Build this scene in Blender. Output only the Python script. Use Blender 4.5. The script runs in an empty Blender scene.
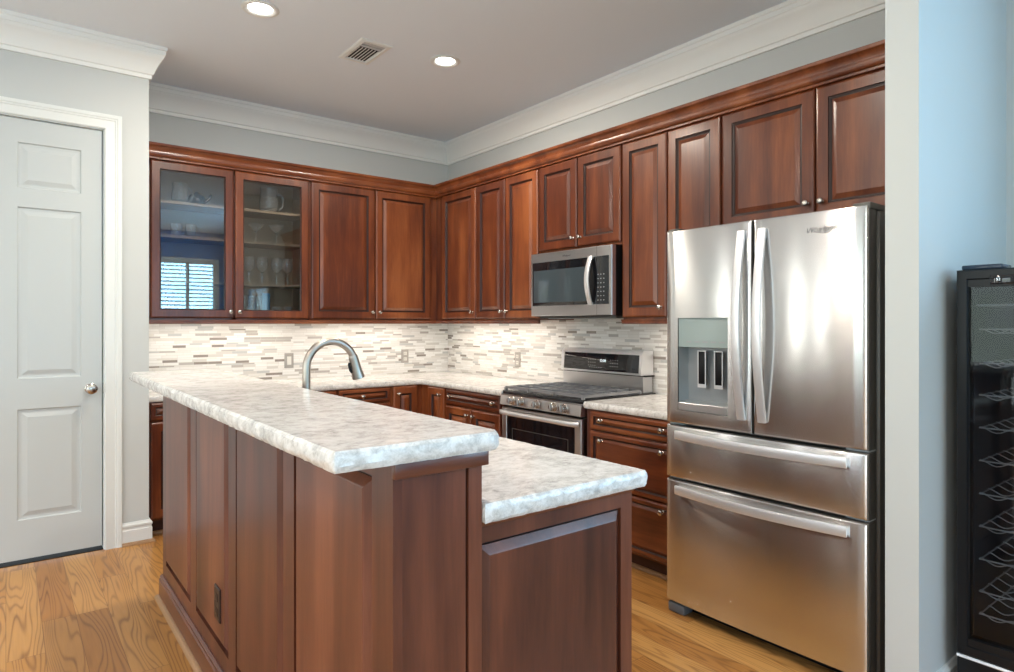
import bpy, bmesh, math, random
from mathutils import Vector, Matrix
random.seed(7)
SC = bpy.context.scene
COL = SC.collection
R = math.radians
PI = math.pi

# ------------------------------------------------------------------ camera, exposure
cd = bpy.data.cameras.new('camera'); cam = bpy.data.objects.new('camera', cd); COL.objects.link(cam)
cam.location = (0, 0, 1.32)
cam.rotation_euler = (R(90), 0, -0.662)
cd.sensor_width = 36.0; cd.lens = 643.0 / 1014.0 * 36.0
cd.shift_y = -(336 - 323.5) / 1014.0
cd.clip_start = 0.02
SC.camera = cam
SC.view_settings.view_transform = 'Standard'; SC.view_settings.look = 'None'
SC.view_settings.gamma = 1.0; SC.view_settings.use_curve_mapping = False
SC.view_settings.exposure = 0.0
SC.cycles.max_bounces = 12; SC.cycles.diffuse_bounces = 5; SC.cycles.transparent_max_bounces = 16
SC.cycles.sample_clamp_indirect = 6.0

# ------------------------------------------------------------------ sky outside the windows
W = bpy.data.worlds.new('sky'); SC.world = W; W.use_nodes = True
wn = W.node_tree; wn.nodes.clear()
_o = wn.nodes.new('ShaderNodeOutputWorld'); _b = wn.nodes.new('ShaderNodeBackground')
_tc = wn.nodes.new('ShaderNodeTexCoord'); _sx = wn.nodes.new('ShaderNodeSeparateXYZ'); _cr = wn.nodes.new('ShaderNodeValToRGB')
_nz = wn.nodes.new('ShaderNodeTexNoise'); _nz.inputs['Scale'].default_value = 9.0; _nz.inputs['Detail'].default_value = 5
_ad = wn.nodes.new('ShaderNodeMath'); _ad.operation = 'MULTIPLY_ADD'; _ad.inputs[1].default_value = 0.55
wn.links.new(_tc.outputs['Generated'], _sx.inputs[0]); wn.links.new(_tc.outputs['Generated'], _nz.inputs['Vector'])
wn.links.new(_nz.outputs['Fac'], _ad.inputs[0]); wn.links.new(_sx.outputs['Z'], _ad.inputs[2])
wn.links.new(_ad.outputs[0], _cr.inputs['Fac'])
e = _cr.color_ramp.elements
e[0].position = 0.18; e[0].color = (.06, .16, .05, 1); e[1].position = 0.42; e[1].color = (.72, .86, 1, 1)
x = e.new(0.30); x.color = (.30, .55, .22, 1)
wn.links.new(_cr.outputs[0], _b.inputs['Color']); _b.inputs['Strength'].default_value = 2.2
wn.links.new(_b.outputs[0], _o.inputs[0])

# ------------------------------------------------------------------ daylight by the room's windows, plus added fill and streak lamps
def area(name, loc, rot, sx, sy, power, col, spread=180):
    l = bpy.data.lights.new(name, 'AREA'); l.shape = 'RECTANGLE'; l.size = sx; l.size_y = sy
    l.energy = power; l.color = col; l.spread = R(spread)
    o = bpy.data.objects.new(name, l); COL.objects.link(o); o.location = loc; o.rotation_euler = rot
    return o
XW_ = 3.267
FILL_F, DAY_L = 48, 82
area('added_fill_light', (-0.5, -3.12, 1.35), (R(90), 0, 0), 3.6, 2.3, FILL_F, (.42, .72, 1.0))      # faces +y; unseen fill lamp added to brighten the room
for yy in (-1.9, 0.1, 2.1):
    area('daylight_side_window', (-3.42, yy, 1.45), (R(90), 0, R(-90)), 1.3, 2.0, DAY_L / 3, (.86, .93, 1.0))  # faces +x

area('daylight_shuttered_window', (2.75, -4.2, 2.3), (R(80), 0, 0), 2.8, 2.0, 220, (.34, .68, 1.0))
area('daylight_right_window', (XW_ - .08, -1.0, 1.85), (R(90), 0, R(90)), 1.2, 1.7, 58, (.40, .70, 1.0))                   # faces -x
area('fridge_streak_lamp', (-3.42, 3.63, 1.45), (R(90), 0, R(-90)), .07, 2.4, 6, (1., .97, .92))  # narrow lamp added to put a bright streak on the fridge steel
area('fridge_streak_lamp', (-3.42, 4.06, 1.45), (R(90), 0, R(-90)), .11, 2.4, 9, (1., .97, .92))  # second narrow lamp added for a fridge streak
area('fridge_streak_lamp_pantry', (-1.56, 4.36, 1.35), (R(-90), 0, 0), .10, 2.4, 9, (1., .97, .92))  # added narrow lamp, gives the left fridge door its streak

# ------------------------------------------------------------------ materials
def nmat(name):
    m = bpy.data.materials.new(name); m.use_nodes = True; nt = m.node_tree
    return m, nt, nt.nodes['Principled BSDF']
def setp(b, **k):
    for a, v in k.items(): b.inputs[a.replace('_', ' ')].default_value = v
def plain(name, col, rough=.5, metal=0., spec=.5, bump=0., bscale=200, coat=0.):
    m, nt, b = nmat(name)
    b.inputs['Base Color'].default_value = (*col, 1); b.inputs['Roughness'].default_value = rough
    b.inputs['Metallic'].default_value = metal; b.inputs['Specular IOR Level'].default_value = spec
    b.inputs['Coat Weight'].default_value = coat
    if bump:
        n = nt.nodes.new('ShaderNodeTexNoise'); n.inputs['Scale'].default_value = bscale; n.inputs['Detail'].default_value = 3
        bp = nt.nodes.new('ShaderNodeBump'); bp.inputs['Strength'].default_value = bump; bp.inputs['Distance'].default_value = .002
        nt.links.new(n.outputs['Fac'], bp.inputs['Height']); nt.links.new(bp.outputs[0], b.inputs['Normal'])
    return m
def emis(name, col, s):
    m, nt, b = nmat(name)
    b.inputs['Base Color'].default_value = (*col, 1); b.inputs['Emission Color'].default_value = (*col, 1); b.inputs['Emission Strength'].default_value = s
    return m
class NT:
    """small helper to write node maths"""
    def __init__(s, nt): s.nt = nt
    def n(s, t, **k):
        x = s.nt.nodes.new(t)
        for a, v in k.items(): setattr(x, a, v)
        return x
    def put(s, sock, v):
        if isinstance(v, (int, float)): sock.default_value = v
        elif isinstance(v, tuple): sock.default_value = v
        else: s.nt.links.new(v, sock)
    def m(s, op, a, b=0., c=None):
        x = s.n('ShaderNodeMath', operation=op); s.put(x.inputs[0], a); s.put(x.inputs[1], b)
        if c is not None: s.put(x.inputs[2], c)
        return x.outputs[0]
    def xyz(s, a, b, c):
        x = s.n('ShaderNodeCombineXYZ')
        for i, v in enumerate((a, b, c)): s.put(x.inputs[i], v)
        return x.outputs[0]
    def noise(s, vec, scale, detail=3, rough=.5, dist=0.):
        x = s.n('ShaderNodeTexNoise'); s.put(x.inputs['Vector'], vec)
        x.inputs['Scale'].default_value = scale; x.inputs['Detail'].default_value = detail
        x.inputs['Roughness'].default_value = rough; x.inputs['Distortion'].default_value = dist
        return x.outputs['Fac']
    def white(s, vec):
        x = s.n('ShaderNodeTexWhiteNoise', noise_dimensions='3D'); s.put(x.inputs['Vector'], vec); return x.outputs['Value']
    def ramp(s, f, stops, interp='LINEAR'):
        x = s.n('ShaderNodeValToRGB'); s.put(x.inputs['Fac'], f); cr = x.color_ramp; cr.interpolation = interp
        while len(cr.elements) < len(stops): cr.elements.new(.5)
        for el, (p, c) in zip(cr.elements, stops): el.position = p; el.color = (*c, 1)
        return x.outputs['Color']
    def mix(s, f, a, b, blend='MIX'):
        x = s.n('ShaderNodeMix', data_type='RGBA', blend_type=blend); s.put(x.inputs['Factor'], f)
        for sock, v in ((x.inputs['A'], a), (x.inputs['B'], b)):
            s.put([i for i in (x.inputs) if i.name == sock.name and i.type == 'RGBA'][0], (*v, 1) if isinstance(v, tuple) else v)
        return [o for o in x.outputs if o.type == 'RGBA'][0]
    def obj(s):
        t = s.n('ShaderNodeTexCoord'); sp = s.n('ShaderNodeSeparateXYZ'); s.nt.links.new(t.outputs['Object'], sp.inputs[0])
        return sp.outputs[0], sp.outputs[1], sp.outputs[2]
    def bump(s, h, strength, dist, b):
        x = s.n('ShaderNodeBump'); x.inputs['Strength'].default_value = strength; x.inputs['Distance'].default_value = dist
        s.put(x.inputs['Height'], h); s.nt.links.new(x.outputs[0], b.inputs['Normal'])

def cherry(name, axis, stops, rough=.3, coat=.25):
    m, nt, b = nmat(name); N = NT(nt)
    x, y, z = N.obj(); oi = N.n('ShaderNodeObjectInfo').outputs['Random']
    k = N.m('MULTIPLY', oi, 23.0)
    sc = {'z': (1, 1, .09), 'x': (.09, 1, 1), 'y': (1, .09, 1)}[axis]
    v = N.xyz(N.m('MULTIPLY_ADD', x, sc[0], k), N.m('MULTIPLY_ADD', y, sc[1], k), N.m('MULTIPLY', z, sc[2]))
    big = N.noise(v, 7.0, 4, .55, .6); fine = N.noise(v, 90.0, 3, .6)
    blot = N.noise(N.xyz(N.m('ADD', x, k), y, N.m('MULTIPLY', z, .45)), 4.5, 2)
    f = N.m('ADD', N.m('MULTIPLY', big, .55), N.m('ADD', N.m('MULTIPLY', fine, .15), N.m('MULTIPLY', blot, .30)))
    f = N.m('ADD', f, N.m('MULTIPLY_ADD', oi, .12, -.06))
    nt.links.new(N.ramp(f, stops), b.inputs['Base Color'])
    b.inputs['Roughness'].default_value = rough; b.inputs['Coat Weight'].default_value = coat; b.inputs['Coat Roughness'].default_value = .18
    N.bump(fine, .06, .001, b)
    return m
CH = [(.33, (.048, .010, .004)), (.46, (.112, .026, .009)), (.55, (.178, .046, .014)), (.68, (.285, .088, .028))]
wood_z = cherry('cherry_upright_grain', 'z', CH)
wood_x = cherry('cherry_grain_along_x', 'x', CH)
wood_y = cherry('cherry_grain_along_y', 'y', CH)
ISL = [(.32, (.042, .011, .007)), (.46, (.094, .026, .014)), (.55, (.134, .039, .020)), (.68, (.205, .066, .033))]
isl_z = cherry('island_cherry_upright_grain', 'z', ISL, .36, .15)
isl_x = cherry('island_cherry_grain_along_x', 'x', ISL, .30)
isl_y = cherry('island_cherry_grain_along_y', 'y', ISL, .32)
glaze = plain('dark_glaze_in_grooves', (.028, .008, .005), .35)
maple = plain('cabinet_interior_maple', (.30, .215, .135), .5)
toe_m = plain('toe_kick_board', (.05, .016, .010), .5)

def floor_mat():
    m, nt, b = nmat('oak_strip_floor'); N = NT(nt)
    x, y, z = N.obj(); w = .125
    px = N.m('DIVIDE', x, w); ix = N.m('FLOOR', px); fx = N.m('FRACT', px)
    off = N.m('MULTIPLY', N.white(N.xyz(ix, 3.3, 1.7)), 5.0)
    py = N.m('ADD', N.m('DIVIDE', y, 1.15), off); iy = N.m('FLOOR', py); fy = N.m('FRACT', py)
    rnd = N.white(N.xyz(ix, iy, 2.0)); k = N.m('MULTIPLY', rnd, 37.0)
    v = N.xyz(N.m('ADD', x, k), N.m('MULTIPLY_ADD', y, .085, k), 0.)
    warp = N.noise(v, 6.0, 2, .5, .2)
    bands = N.m('MULTIPLY_ADD', N.m('SINE', N.m('MULTIPLY', N.m('ADD', warp, N.m('MULTIPLY', x, 1.1)), 150.)), .5, .5)
    fine = N.noise(N.xyz(N.m('ADD', x, k), N.m('MULTIPLY', y, .03), 0.), 160., 3)
    bands = N.m('POWER', bands, 4.0)
    f = N.m('ADD', N.m('MULTIPLY', bands, .52), N.m('MULTIPLY', fine, .35))
    base = N.ramp(rnd, [(0, (.42, .185, .048)), (.3, (.52, .255, .070)), (.6, (.57, .30, .095)), (1, (.45, .205, .055))])
    dark = N.ramp(rnd, [(0, (.11, .035, .009)), (1, (.17, .06, .016))])
    patch = N.noise(N.xyz(N.m('ADD', x, k), N.m('MULTIPLY', y, .4), 1.), 6., 2)
    f2 = N.m('MULTIPLY', f, N.m('MULTIPLY_ADD', patch, 1.3, .15))
    c = N.mix(f2, base, dark)
    ex = N.m('MINIMUM', fx, N.m('SUBTRACT', 1., fx)); ey = N.m('MINIMUM', fy, N.m('SUBTRACT', 1., fy))
    gap = N.m('MAXIMUM', N.m('LESS_THAN', ex, .009), N.m('LESS_THAN', ey, .0012))
    c = N.mix(N.m('MULTIPLY', gap, .55), c, (.10, .04, .015))
    nt.links.new(c, b.inputs['Base Color'])
    b.inputs['Roughness'].default_value = .30; b.inputs['Specular IOR Level'].default_value = .30
    N.bump(N.m('ADD', fine, N.m('MULTIPLY', gap, -2.)), .08, .001, b)
    return m
M_floor = floor_mat()

def granite(name):
    m, nt, b = nmat(name); N = NT(nt)
    x, y, z = N.obj(); v = N.xyz(x, y, z)
    a = N.noise(v, 9., 5, .65, 1.2); c = N.noise(N.xyz(N.m('MULTIPLY', x, .7), y, z), 42., 4, .7, .8); d = N.noise(v, 230., 2, .6)
    f = N.m('ADD', N.m('MULTIPLY', a, .40), N.m('ADD', N.m('MULTIPLY', c, .45), N.m('MULTIPLY', d, .15)))
    nt.links.new(N.ramp(f, [(.35, (.38, .37, .36)), (.455, (.59, .575, .55)), (.53, (.73, .715, .69)), (.64, (.82, .81, .79))]), b.inputs['Base Color'])
    b.inputs['Roughness'].default_value = .16
    return m
M_gran = granite('pale_granite')

def tile_mat(axis):
    m, nt, b = nmat('linear_mosaic_tile_' + axis); N = NT(nt)
    x, y, z = N.obj(); u = x if axis == 'x' else y
    P = .052
    pz = N.m('DIVIDE', z, P); iz = N.m('FLOOR', pz); fz = N.m('FRACT', pz)
    t1 = N.m('GREATER_THAN', fz, .38); t2 = N.m('GREATER_THAN', fz, .62)
    row = N.m('ADD', N.m('MULTIPLY', iz, 3.), N.m('ADD', t1, t2))
    wr = N.m('MULTIPLY_ADD', N.white(N.xyz(row, 5., 1.)), .07, .075)
    pu = N.m('ADD', N.m('DIVIDE', u, wr), N.m('MULTIPLY', N.white(N.xyz(row, 9., 4.)), 7.)); iu = N.m('FLOOR', pu); fu = N.m('FRACT', pu)
    r = N.white(N.xyz(row, iu, 8.))
    vein = N.noise(N.xyz(N.m('MULTIPLY', u, .35), N.m('MULTIPLY', r, 50.), z), 40., 3)
    c = N.ramp(r, [(0, (.82, .80, .77)), (.22, (.74, .71, .67)), (.40, (.86, .84, .81)), (.60, (.62, .585, .545)), (.70, (.80, .77, .73)), (.80, (.44, .405, .37)), (.88, (.50, .50, .49)), (.94, (.24, .20, .17)), (.97, (.70, .66, .6))], 'CONSTANT')
    c = N.mix(N.m('MULTIPLY', vein, .25), c, (.62, .60, .57))
    dz = N.m('MINIMUM', N.m('MINIMUM', fz, N.m('SUBTRACT', 1., fz)), N.m('MINIMUM', N.m('ABSOLUTE', N.m('SUBTRACT', fz, .38)), N.m('ABSOLUTE', N.m('SUBTRACT', fz, .62))))
    du = N.m('MULTIPLY', N.m('MINIMUM', fu, N.m('SUBTRACT', 1., fu)), wr)
    grout = N.m('MAXIMUM', N.m('LESS_THAN', dz, .022), N.m('LESS_THAN', du, .0011))
    c = N.mix(grout, c, (.66, .63, .59))
    nt.links.new(c, b.inputs['Base Color']); b.inputs['Roughness'].default_value = .22
    N.bump(N.m('MULTIPLY', grout, -1.), .25, .001, b)
    return m
M_tx, M_ty = tile_mat('x'), tile_mat('y')

def steel(name, tang, col=(.60, .60, .61), rough=.27, wavy=0.0, aniso=.75):
    m, nt, b = nmat(name); N = NT(nt)
    setp(b, Metallic=1., Roughness=rough, Anisotropic=aniso); b.inputs['Base Color'].default_value = (*col, 1)
    nt.links.new(N.xyz(*[float(t) for t in tang]), b.inputs['Tangent'])
    if wavy:
        x, y, z = N.obj()
        N.bump(N.noise(N.xyz(N.m('MULTIPLY', x, 1.), y, N.m('MULTIPLY', z, .8)), 5.5, 1), wavy, .03, b)
    return m
M_steel = steel('brushed_stainless_steel', (0, 0, 1), (.70, .695, .69), .215, wavy=.03, aniso=1.0)
M_steel_d = steel('brushed_stainless_trim', (0, 0, 1), rough=.33)
M_handle = plain('satin_steel_handle', (.80, .80, .81), .34, .65)
M_nickel = plain('satin_nickel', (.54, .50, .46), .26, 1.)
M_faucet = plain('brushed_nickel_faucet', (.44, .39, .34), .32, 1.)
M_dkgrey = plain('charcoal_enamel', (.085, .082, .075), .35, .3)
M_black = plain('black_plastic', (.008, .008, .009), .3, spec=.25)
M_bglass = plain('black_glass', (.008, .008, .010), .04, 0., .6)
M_iron = plain('cast_iron', (.33, .34, .36), .28, 0.6)
M_wall = plain('pale_grey_wall_paint', (.56, .58, .57), .7)
M_wallb = plain('deep_blue_wall_paint', (.06, .23, .58), .7)
M_ceil = plain('ceiling_paint', (.76, .825, .89), .85)
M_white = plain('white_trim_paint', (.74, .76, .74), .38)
M_crown = plain('crown_paint', (.86, .87, .84), .5)  # lighter copy of the trim white; missing uplight put into its colour
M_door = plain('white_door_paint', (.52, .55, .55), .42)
M_oak = plain('oak_shoe_moulding', (.34, .19, .09), .4)
M_plate = plain('pewter_cover_plate', (.40, .37, .34), .4, .3)
M_recept = plain('ivory_receptacle', (.72, .69, .64), .4)
M_brown = plain('dark_brown_plastic', (.022, .010, .007), .35)
M_dkrough = plain('shade_in_openings', (.015, .012, .010), .9)  # near black that paints the shade inside openings
M_gold = plain('brass_coil', (.35, .22, .10), .5, .5)
M_lens = emis('lamp_lens', (1., .95, .88), 14.)
M_led = emis('display_digits', (.75, .85, .9), .8)
M_print = plain('printed_legend', (.26, .27, .28), .5)
M_logo = plain('logo_engraving', (.16, .16, .17), .35, .6)
M_wire = plain('chrome_wire', (.92, .92, .93), .25, .25)
M_liner = plain('cooler_liner', (.10, .10, .11), .5)
M_liner_l = plain('pale_grey_plastic', (.50, .52, .53), .45)
M_disp = plain('dispenser_panel', (.27, .33, .32), .15)
M_recess = plain('dispenser_recess', (.33, .35, .36), .35, .4)
M_bluegl = plain('blue_tinted_glassware', (.10, .30, .50), .15)
M_pot = plain('dark_metal_pot', (.03, .03, .035), .25, .7)

def pane(name, k=1.0, tint=(1, 1, 1)):
    m, nt, b = nmat(name); nt.nodes.remove(b); N = NT(nt)
    fr = N.n('ShaderNodeFresnel'); fr.inputs['IOR'].default_value = 1.5
    t = N.n('ShaderNodeBsdfTransparent'); t.inputs[0].default_value = (*tint, 1); g = N.n('ShaderNodeBsdfGlossy'); g.inputs['Roughness'].default_value = 0.
    mx = N.n('ShaderNodeMixShader'); nt.links.new(N.m('MULTIPLY', fr.outputs[0], k), mx.inputs[0])
    nt.links.new(t.outputs[0], mx.inputs[1]); nt.links.new(g.outputs[0], mx.inputs[2])
    nt.links.new(mx.outputs[0], nt.nodes['Material Output'].inputs[0])
    return m
M_pane = pane('window_glass', 2.7)
M_tintpane = pane('tinted_cooler_glass', .5, (.62, .64, .66))
def gls(name, tint):
    m, nt, b = nmat(name); setp(b, Roughness=.02); b.inputs['Transmission Weight'].default_value = .90; b.inputs['IOR'].default_value = 1.45
    b.inputs['Base Color'].default_value = (*tint, 1)
    return m
M_glass = gls('clear_glassware', (.97, .99, .99))

# ------------------------------------------------------------------ mesh helpers
def box(bm, x0, x1, y0, y1, z0, z1, mi=0, bev=0.):
    x0, x1 = min(x0, x1), max(x0, x1); y0, y1 = min(y0, y1), max(y0, y1); z0, z1 = min(z0, z1), max(z0, z1)
    v = [bm.verts.new((a, b_, c)) for a in (x0, x1) for b_ in (y0, y1) for c in (z0, z1)]
    fs = []
    for q in ((0, 1, 3, 2), (4, 6, 7, 5), (0, 4, 5, 1), (2, 3, 7, 6), (0, 2, 6, 4), (1, 5, 7, 3)):
        f = bm.faces.new([v[i] for i in q]); f.material_index = mi; fs.append(f)
    if bev > 0:
        es = list({ed for f in fs for ed in f.edges})
        r = bmesh.ops.bevel(bm, geom=es, offset=min(bev, .45 * min(x1 - x0, y1 - y0, z1 - z0)), segments=2, profile=.5, affect='EDGES')
        for f in r['faces']: f.material_index = mi
def B(*a, **k):
    bm = bmesh.new(); box(bm, *a, **k); return bm
def rings(bm, fr, w, h, prof, mats=None, cap=True, closed=False):
    """concentric rectangular rings; fr maps (u, v, out) to a point; prof = [(inset, out)]"""
    loops = []
    for (i, o) in prof:
        loops.append([bm.verts.new(fr(u, v, o)) for u, v in ((i, i), (w - i, i), (w - i, h - i), (i, h - i))])
    n = len(loops); last = n if closed else n - 1
    for k in range(last):
        a, b_ = loops[k], loops[(k + 1) % n]
        for j in range(4):
            f = bm.faces.new((a[j], a[(j + 1) % 4], b_[(j + 1) % 4], b_[j])); f.material_index = (mats[k] if mats else 0)
    if cap and not closed:
        bm.faces.new(loops[-1]); bm.faces.new(list(reversed(loops[0])))
def frame_y(x0, yf, z0):      # front facing -y: u along +x
    return lambda u, v, o: (x0 + u, yf - o, z0 + v)
def frame_x(xf, y1, z0):      # front facing -x: u along -y (left to right as seen)
    return lambda u, v, o: (xf - o, y1 - u, z0 + v)
def frame_py(x1, yf, z0):     # front facing +y
    return lambda u, v, o: (x1 - u, yf + o, z0 + v)
def frame_px(xf, y0, z0):     # front facing +x
    return lambda u, v, o: (xf + o, y0 + u, z0 + v)
DOOR = [(0, 0), (0, .014), (.003, .018), (.010, .021), (.056, .021), (.059, .015), (.064, .0135), (.066, .010), (.070, .010), (.090, .0185), (.093, .0195)]
DMAT = [0, 0, 0, 0, 1, 1, 1, 1, 0, 0, 0]
DRAW = [(0, 0), (0, .014), (.003, .018), (.010, .021), (.026, .021), (.028, .016), (.031, .014), (.033, .011), (.036, .011), (.050, .0185), (.052, .0195)]
GLASSD = [(0, 0), (0, .014), (.003, .018), (.010, .021), (.054, .021), (.058, .014), (.060, .012), (.060, 0)]
def raised(fr, w, h, prof=DOOR):
    bm = bmesh.new(); rings(bm, fr, w, h, prof, DMAT); return bm
def lathe(bm, prof, seg=20, c=(0, 0, 0), axis='z', mi=0, cap=True):
    """prof = [(r, t)] turned about the axis"""
    def P(r, t, a):
        p, q = r * math.cos(a), r * math.sin(a)
        v = {'z': (p, q, t), 'x': (t, p, q), 'y': (p, t, q)}[axis]
        return (c[0] + v[0], c[1] + v[1], c[2] + v[2])
    L = [[bm.verts.new(P(r, t, 2 * PI * i / seg)) for i in range(seg)] for r, t in prof]
    for a, b_ in zip(L, L[1:]):
        for i in range(seg):
            f = bm.faces.new((a[i], a[(i + 1) % seg], b_[(i + 1) % seg], b_[i])); f.material_index = mi
    if cap:
        for l in (list(reversed(L[0])), L[-1]):
            f = bm.faces.new(l); f.material_index = mi
def tube(bm, pts, r, seg=8, mi=0, flat=None, cap=True):
    """round tube (or a flat bar of half sizes flat=(a, b, up)) along pts"""
    pts = [Vector(p) for p in pts]; L = []; up0 = Vector(flat[2]) if flat else None; prev = None
    for i, p in enumerate(pts):
        t = (pts[min(i + 1, len(pts) - 1)] - pts[max(i - 1, 0)]).normalized()
        if up0 is None:
            if prev is None:
                a = Vector((0, 0, 1)) if abs(t.z) < .9 else Vector((1, 0, 0)); nrm = t.cross(a).normalized()
            else: nrm = (prev - t * prev.dot(t)).normalized()
            prev = nrm; bn = t.cross(nrm); rr = r(i) if callable(r) else r
            L.append([bm.verts.new(p + nrm * rr * math.cos(2 * PI * k / seg) + bn * rr * math.sin(2 * PI * k / seg)) for k in range(seg)])
        else:
            u = (up0 - t * up0.dot(t)).normalized(); s = t.cross(u); a, b_ = flat[0], flat[1]; c = .7
            L.append([bm.verts.new(p + u * a * i_ + s * b_ * j_) for i_, j_ in ((1, c), (c, 1), (-c, 1), (-1, c), (-1, -c), (-c, -1), (c, -1), (1, -c))])
    n = len(L[0])
    for a, b_ in zip(L, L[1:]):
        for i in range(n):
            f = bm.faces.new((a[i], a[(i + 1) % n], b_[(i + 1) % n], b_[i])); f.material_index = mi
    if cap:
        for l in (list(reversed(L[0])), L[-1]):
            f = bm.faces.new(l); f.material_index = mi
def sweep(bm, path, prof, side=1, closed_prof=True, mi=0):
    """sweep profile [(out, z)] along a flat polyline, mitred; out is to the right of travel when side=1"""
    P = [Vector((p[0], p[1])) for p in path]; L = []
    for i, p in enumerate(P):
        d0 = (P[i] - P[i - 1]).normalized() if i > 0 else None
        d1 = (P[i + 1] - P[i]).normalized() if i < len(P) - 1 else None
        d0 = d0 or d1; d1 = d1 or d0
        n0 = Vector((d0.y, -d0.x)) * side; n1 = Vector((d1.y, -d1.x)) * side
        mt = (n0 + n1); mt = mt / max(1e-6, mt.dot(n0))
        L.append([bm.verts.new((p.x + mt.x * o, p.y + mt.y * o, z)) for o, z in prof])
    n = len(prof)
    for a, b_ in zip(L, L[1:]):
        for i in range(n if closed_prof else n - 1):
            f = bm.faces.new((a[i], a[(i + 1) % n], b_[(i + 1) % n], b_[i])); f.material_index = mi
    bm.faces.new(list(reversed(L[0]))); bm.faces.new(L[-1])

def rootloc(o):
    v = Vector((0, 0, 0))
    while o: v += o.location; o = o.parent
    return v
def obj(name, bm, mats, parent=None, angle=32, origin=None, label=None):
    bmesh.ops.remove_doubles(bm, verts=bm.verts, dist=1e-6)
    bmesh.ops.recalc_face_normals(bm, faces=bm.faces)
    lim = math.radians(angle)
    for ed in bm.edges:
        ed.smooth = len(ed.link_faces) == 2 and ed.calc_face_angle(9) < lim
    for f in bm.faces: f.smooth = True
    org = rootloc(parent) if parent else Vector(origin or (0, 0, 0))
    bmesh.ops.translate(bm, verts=bm.verts, vec=-org)
    me = bpy.data.meshes.new(name); bm.to_mesh(me); bm.free()
    for m in (mats if isinstance(mats, (list, tuple)) else [mats]): me.materials.append(m)
    o = bpy.data.objects.new(name, me); COL.objects.link(o)
    if parent: o.parent = parent
    else: o.location = org
    if label: o['label'] = label
    return o
def tag(o, label, cat, group=None):
    o['label'] = label; o['category'] = cat
    if group: o['group'] = group
    return o
def thing(name, label, cat, loc, group=None):
    o = bpy.data.objects.new(name, None); COL.objects.link(o); o.location = loc; o.empty_display_size = .1
    return tag(o, label, cat, group)
def struct(name, bm, mats, label=None, **k):
    o = obj(name, bm, mats, **k); o['kind'] = 'structure'
    if label: o['label'] = label
    return o
def dup(r, loc, label=None, group=None):
    c = r.copy(); COL.objects.link(c); c.location = loc
    if label: c['label'] = label
    if group: c['group'] = group
    for ch in list(r.children):
        d = ch.copy(); COL.objects.link(d); d.parent = c
        for g in list(ch.children):
            h = g.copy(); COL.objects.link(h); h.parent = d
    return c
def text(name, s, size, mat, parent, place, ext=.0004, shear=0.):
    """text as mesh; place is a Matrix"""
    cu = bpy.data.curves.new(name, 'FONT'); cu.body = s; cu.size = size; cu.extrude = ext; cu.shear = shear
    cu.align_x = 'CENTER'; cu.align_y = 'CENTER'; cu.resolution_u = 3
    t = bpy.data.objects.new('tmp', cu); COL.objects.link(t)
    bpy.context.view_layer.update()
    me = bpy.data.meshes.new_from_object(t.evaluated_get(bpy.context.evaluated_depsgraph_get()))
    bpy.data.objects.remove(t)
    bm = bmesh.new(); bm.from_mesh(me); bpy.data.meshes.remove(me)
    bmesh.ops.transform(bm, matrix=place, verts=bm.verts)
    return obj(name, bm, mat, parent)
def face_nx(x, y, z, roll=0.):    # text that reads when seen from -x
    m = Matrix(((0, 0, -1, x), (-1, 0, 0, y), (0, 1, 0, z), (0, 0, 0, 1)))
    return m @ Matrix.Rotation(roll, 4, 'Z')

# ------------------------------------------------------------------ room numbers
XW, YW, CZ = 3.267, 5.09, 2.985          # right wall, back wall, ceiling
PX, PY = .684, 4.41                       # pantry corner
XL, YF = -3.5, -3.2                      # left wall, front wall
CT, CB = .876, .838                      # kitchen counter top and underside
SX, SY0, SY1 = 2.35, .829, .931          # stub wall by the fridge

# ------------------------------------------------------------------ room shell
struct('floor', B(XL - .1, XW + .1, YF - .1, YW + .1, -.05, 0), M_floor, 'honey oak strip floor')
struct('ceiling', B(XL - .1, XW + .1, YF - .1, YW + .1, CZ, CZ + .06), M_ceil)
struct('wall_back', B(PX, XW + .1, YW, YW + .1, 0, CZ), M_wall)
bm = bmesh.new(); box(bm, XW, XW + .1, -.4, YW, 0, CZ); box(bm, XW, XW + .1, YF, -1.6, 0, CZ); box(bm, XW, XW + .1, -1.6, -.4, 0, 1.0); box(bm, XW, XW + .1, -1.6, -.4, 2.7, CZ)
struct('wall_right', bm, M_wall)
bm = bmesh.new()
box(bm, .452, PX, PY, PY + .10, 0, CZ); box(bm, -.462, .452, PY, PY + .10, 2.452, CZ); box(bm, -1.45, -.462, PY, PY + .10, 0, CZ); box(bm, XL, -1.67, PY, PY + .10, 0, CZ); box(bm, -1.67, -1.45, PY, PY + .10, 0, .2); box(bm, -1.67, -1.45, PY, PY + .10, 2.45, CZ); box(bm, PX - .1, PX, PY + .1, YW + .1, 0, CZ)
struct('wall_pantry', bm, M_wall)
struct('wall_fridge', B(SX, XW, SY0, SY1, 0, CZ), M_wall)
bm = bmesh.new()                                                    # left wall with three windows and two slots added for streaks
wy = [(-2.55, -1.25), (-.55, .75), (1.45, 2.75), (3.56, 3.70), (3.95, 4.17)]
box(bm, XL - .1, XL, YF, PY + .1, 0, .45); box(bm, XL - .1, XL, YF, PY + .1, 2.45, CZ)
edges = [YF] + [v for p in wy for v in p] + [PY + .1]
for a, b_ in zip(edges[0::2], edges[1::2]): box(bm, XL - .1, XL, a, b_, .45, 2.45)
struct('wall_left', bm, M_wall)
bm = bmesh.new()                                                    # front wall: opening added for fill light, shuttered window
xs = [XL - .1, -2.3, 1.3, 2.13, 3.05, XW + .1]
box(bm, XL - .1, XW + .1, YF - .1, YF, 2.5, CZ); box(bm, XL - .1, XW + .1, YF - .1, YF, 0, .2)
box(bm, 2.13, 3.05, YF - .1, YF, .2, .8)
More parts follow.
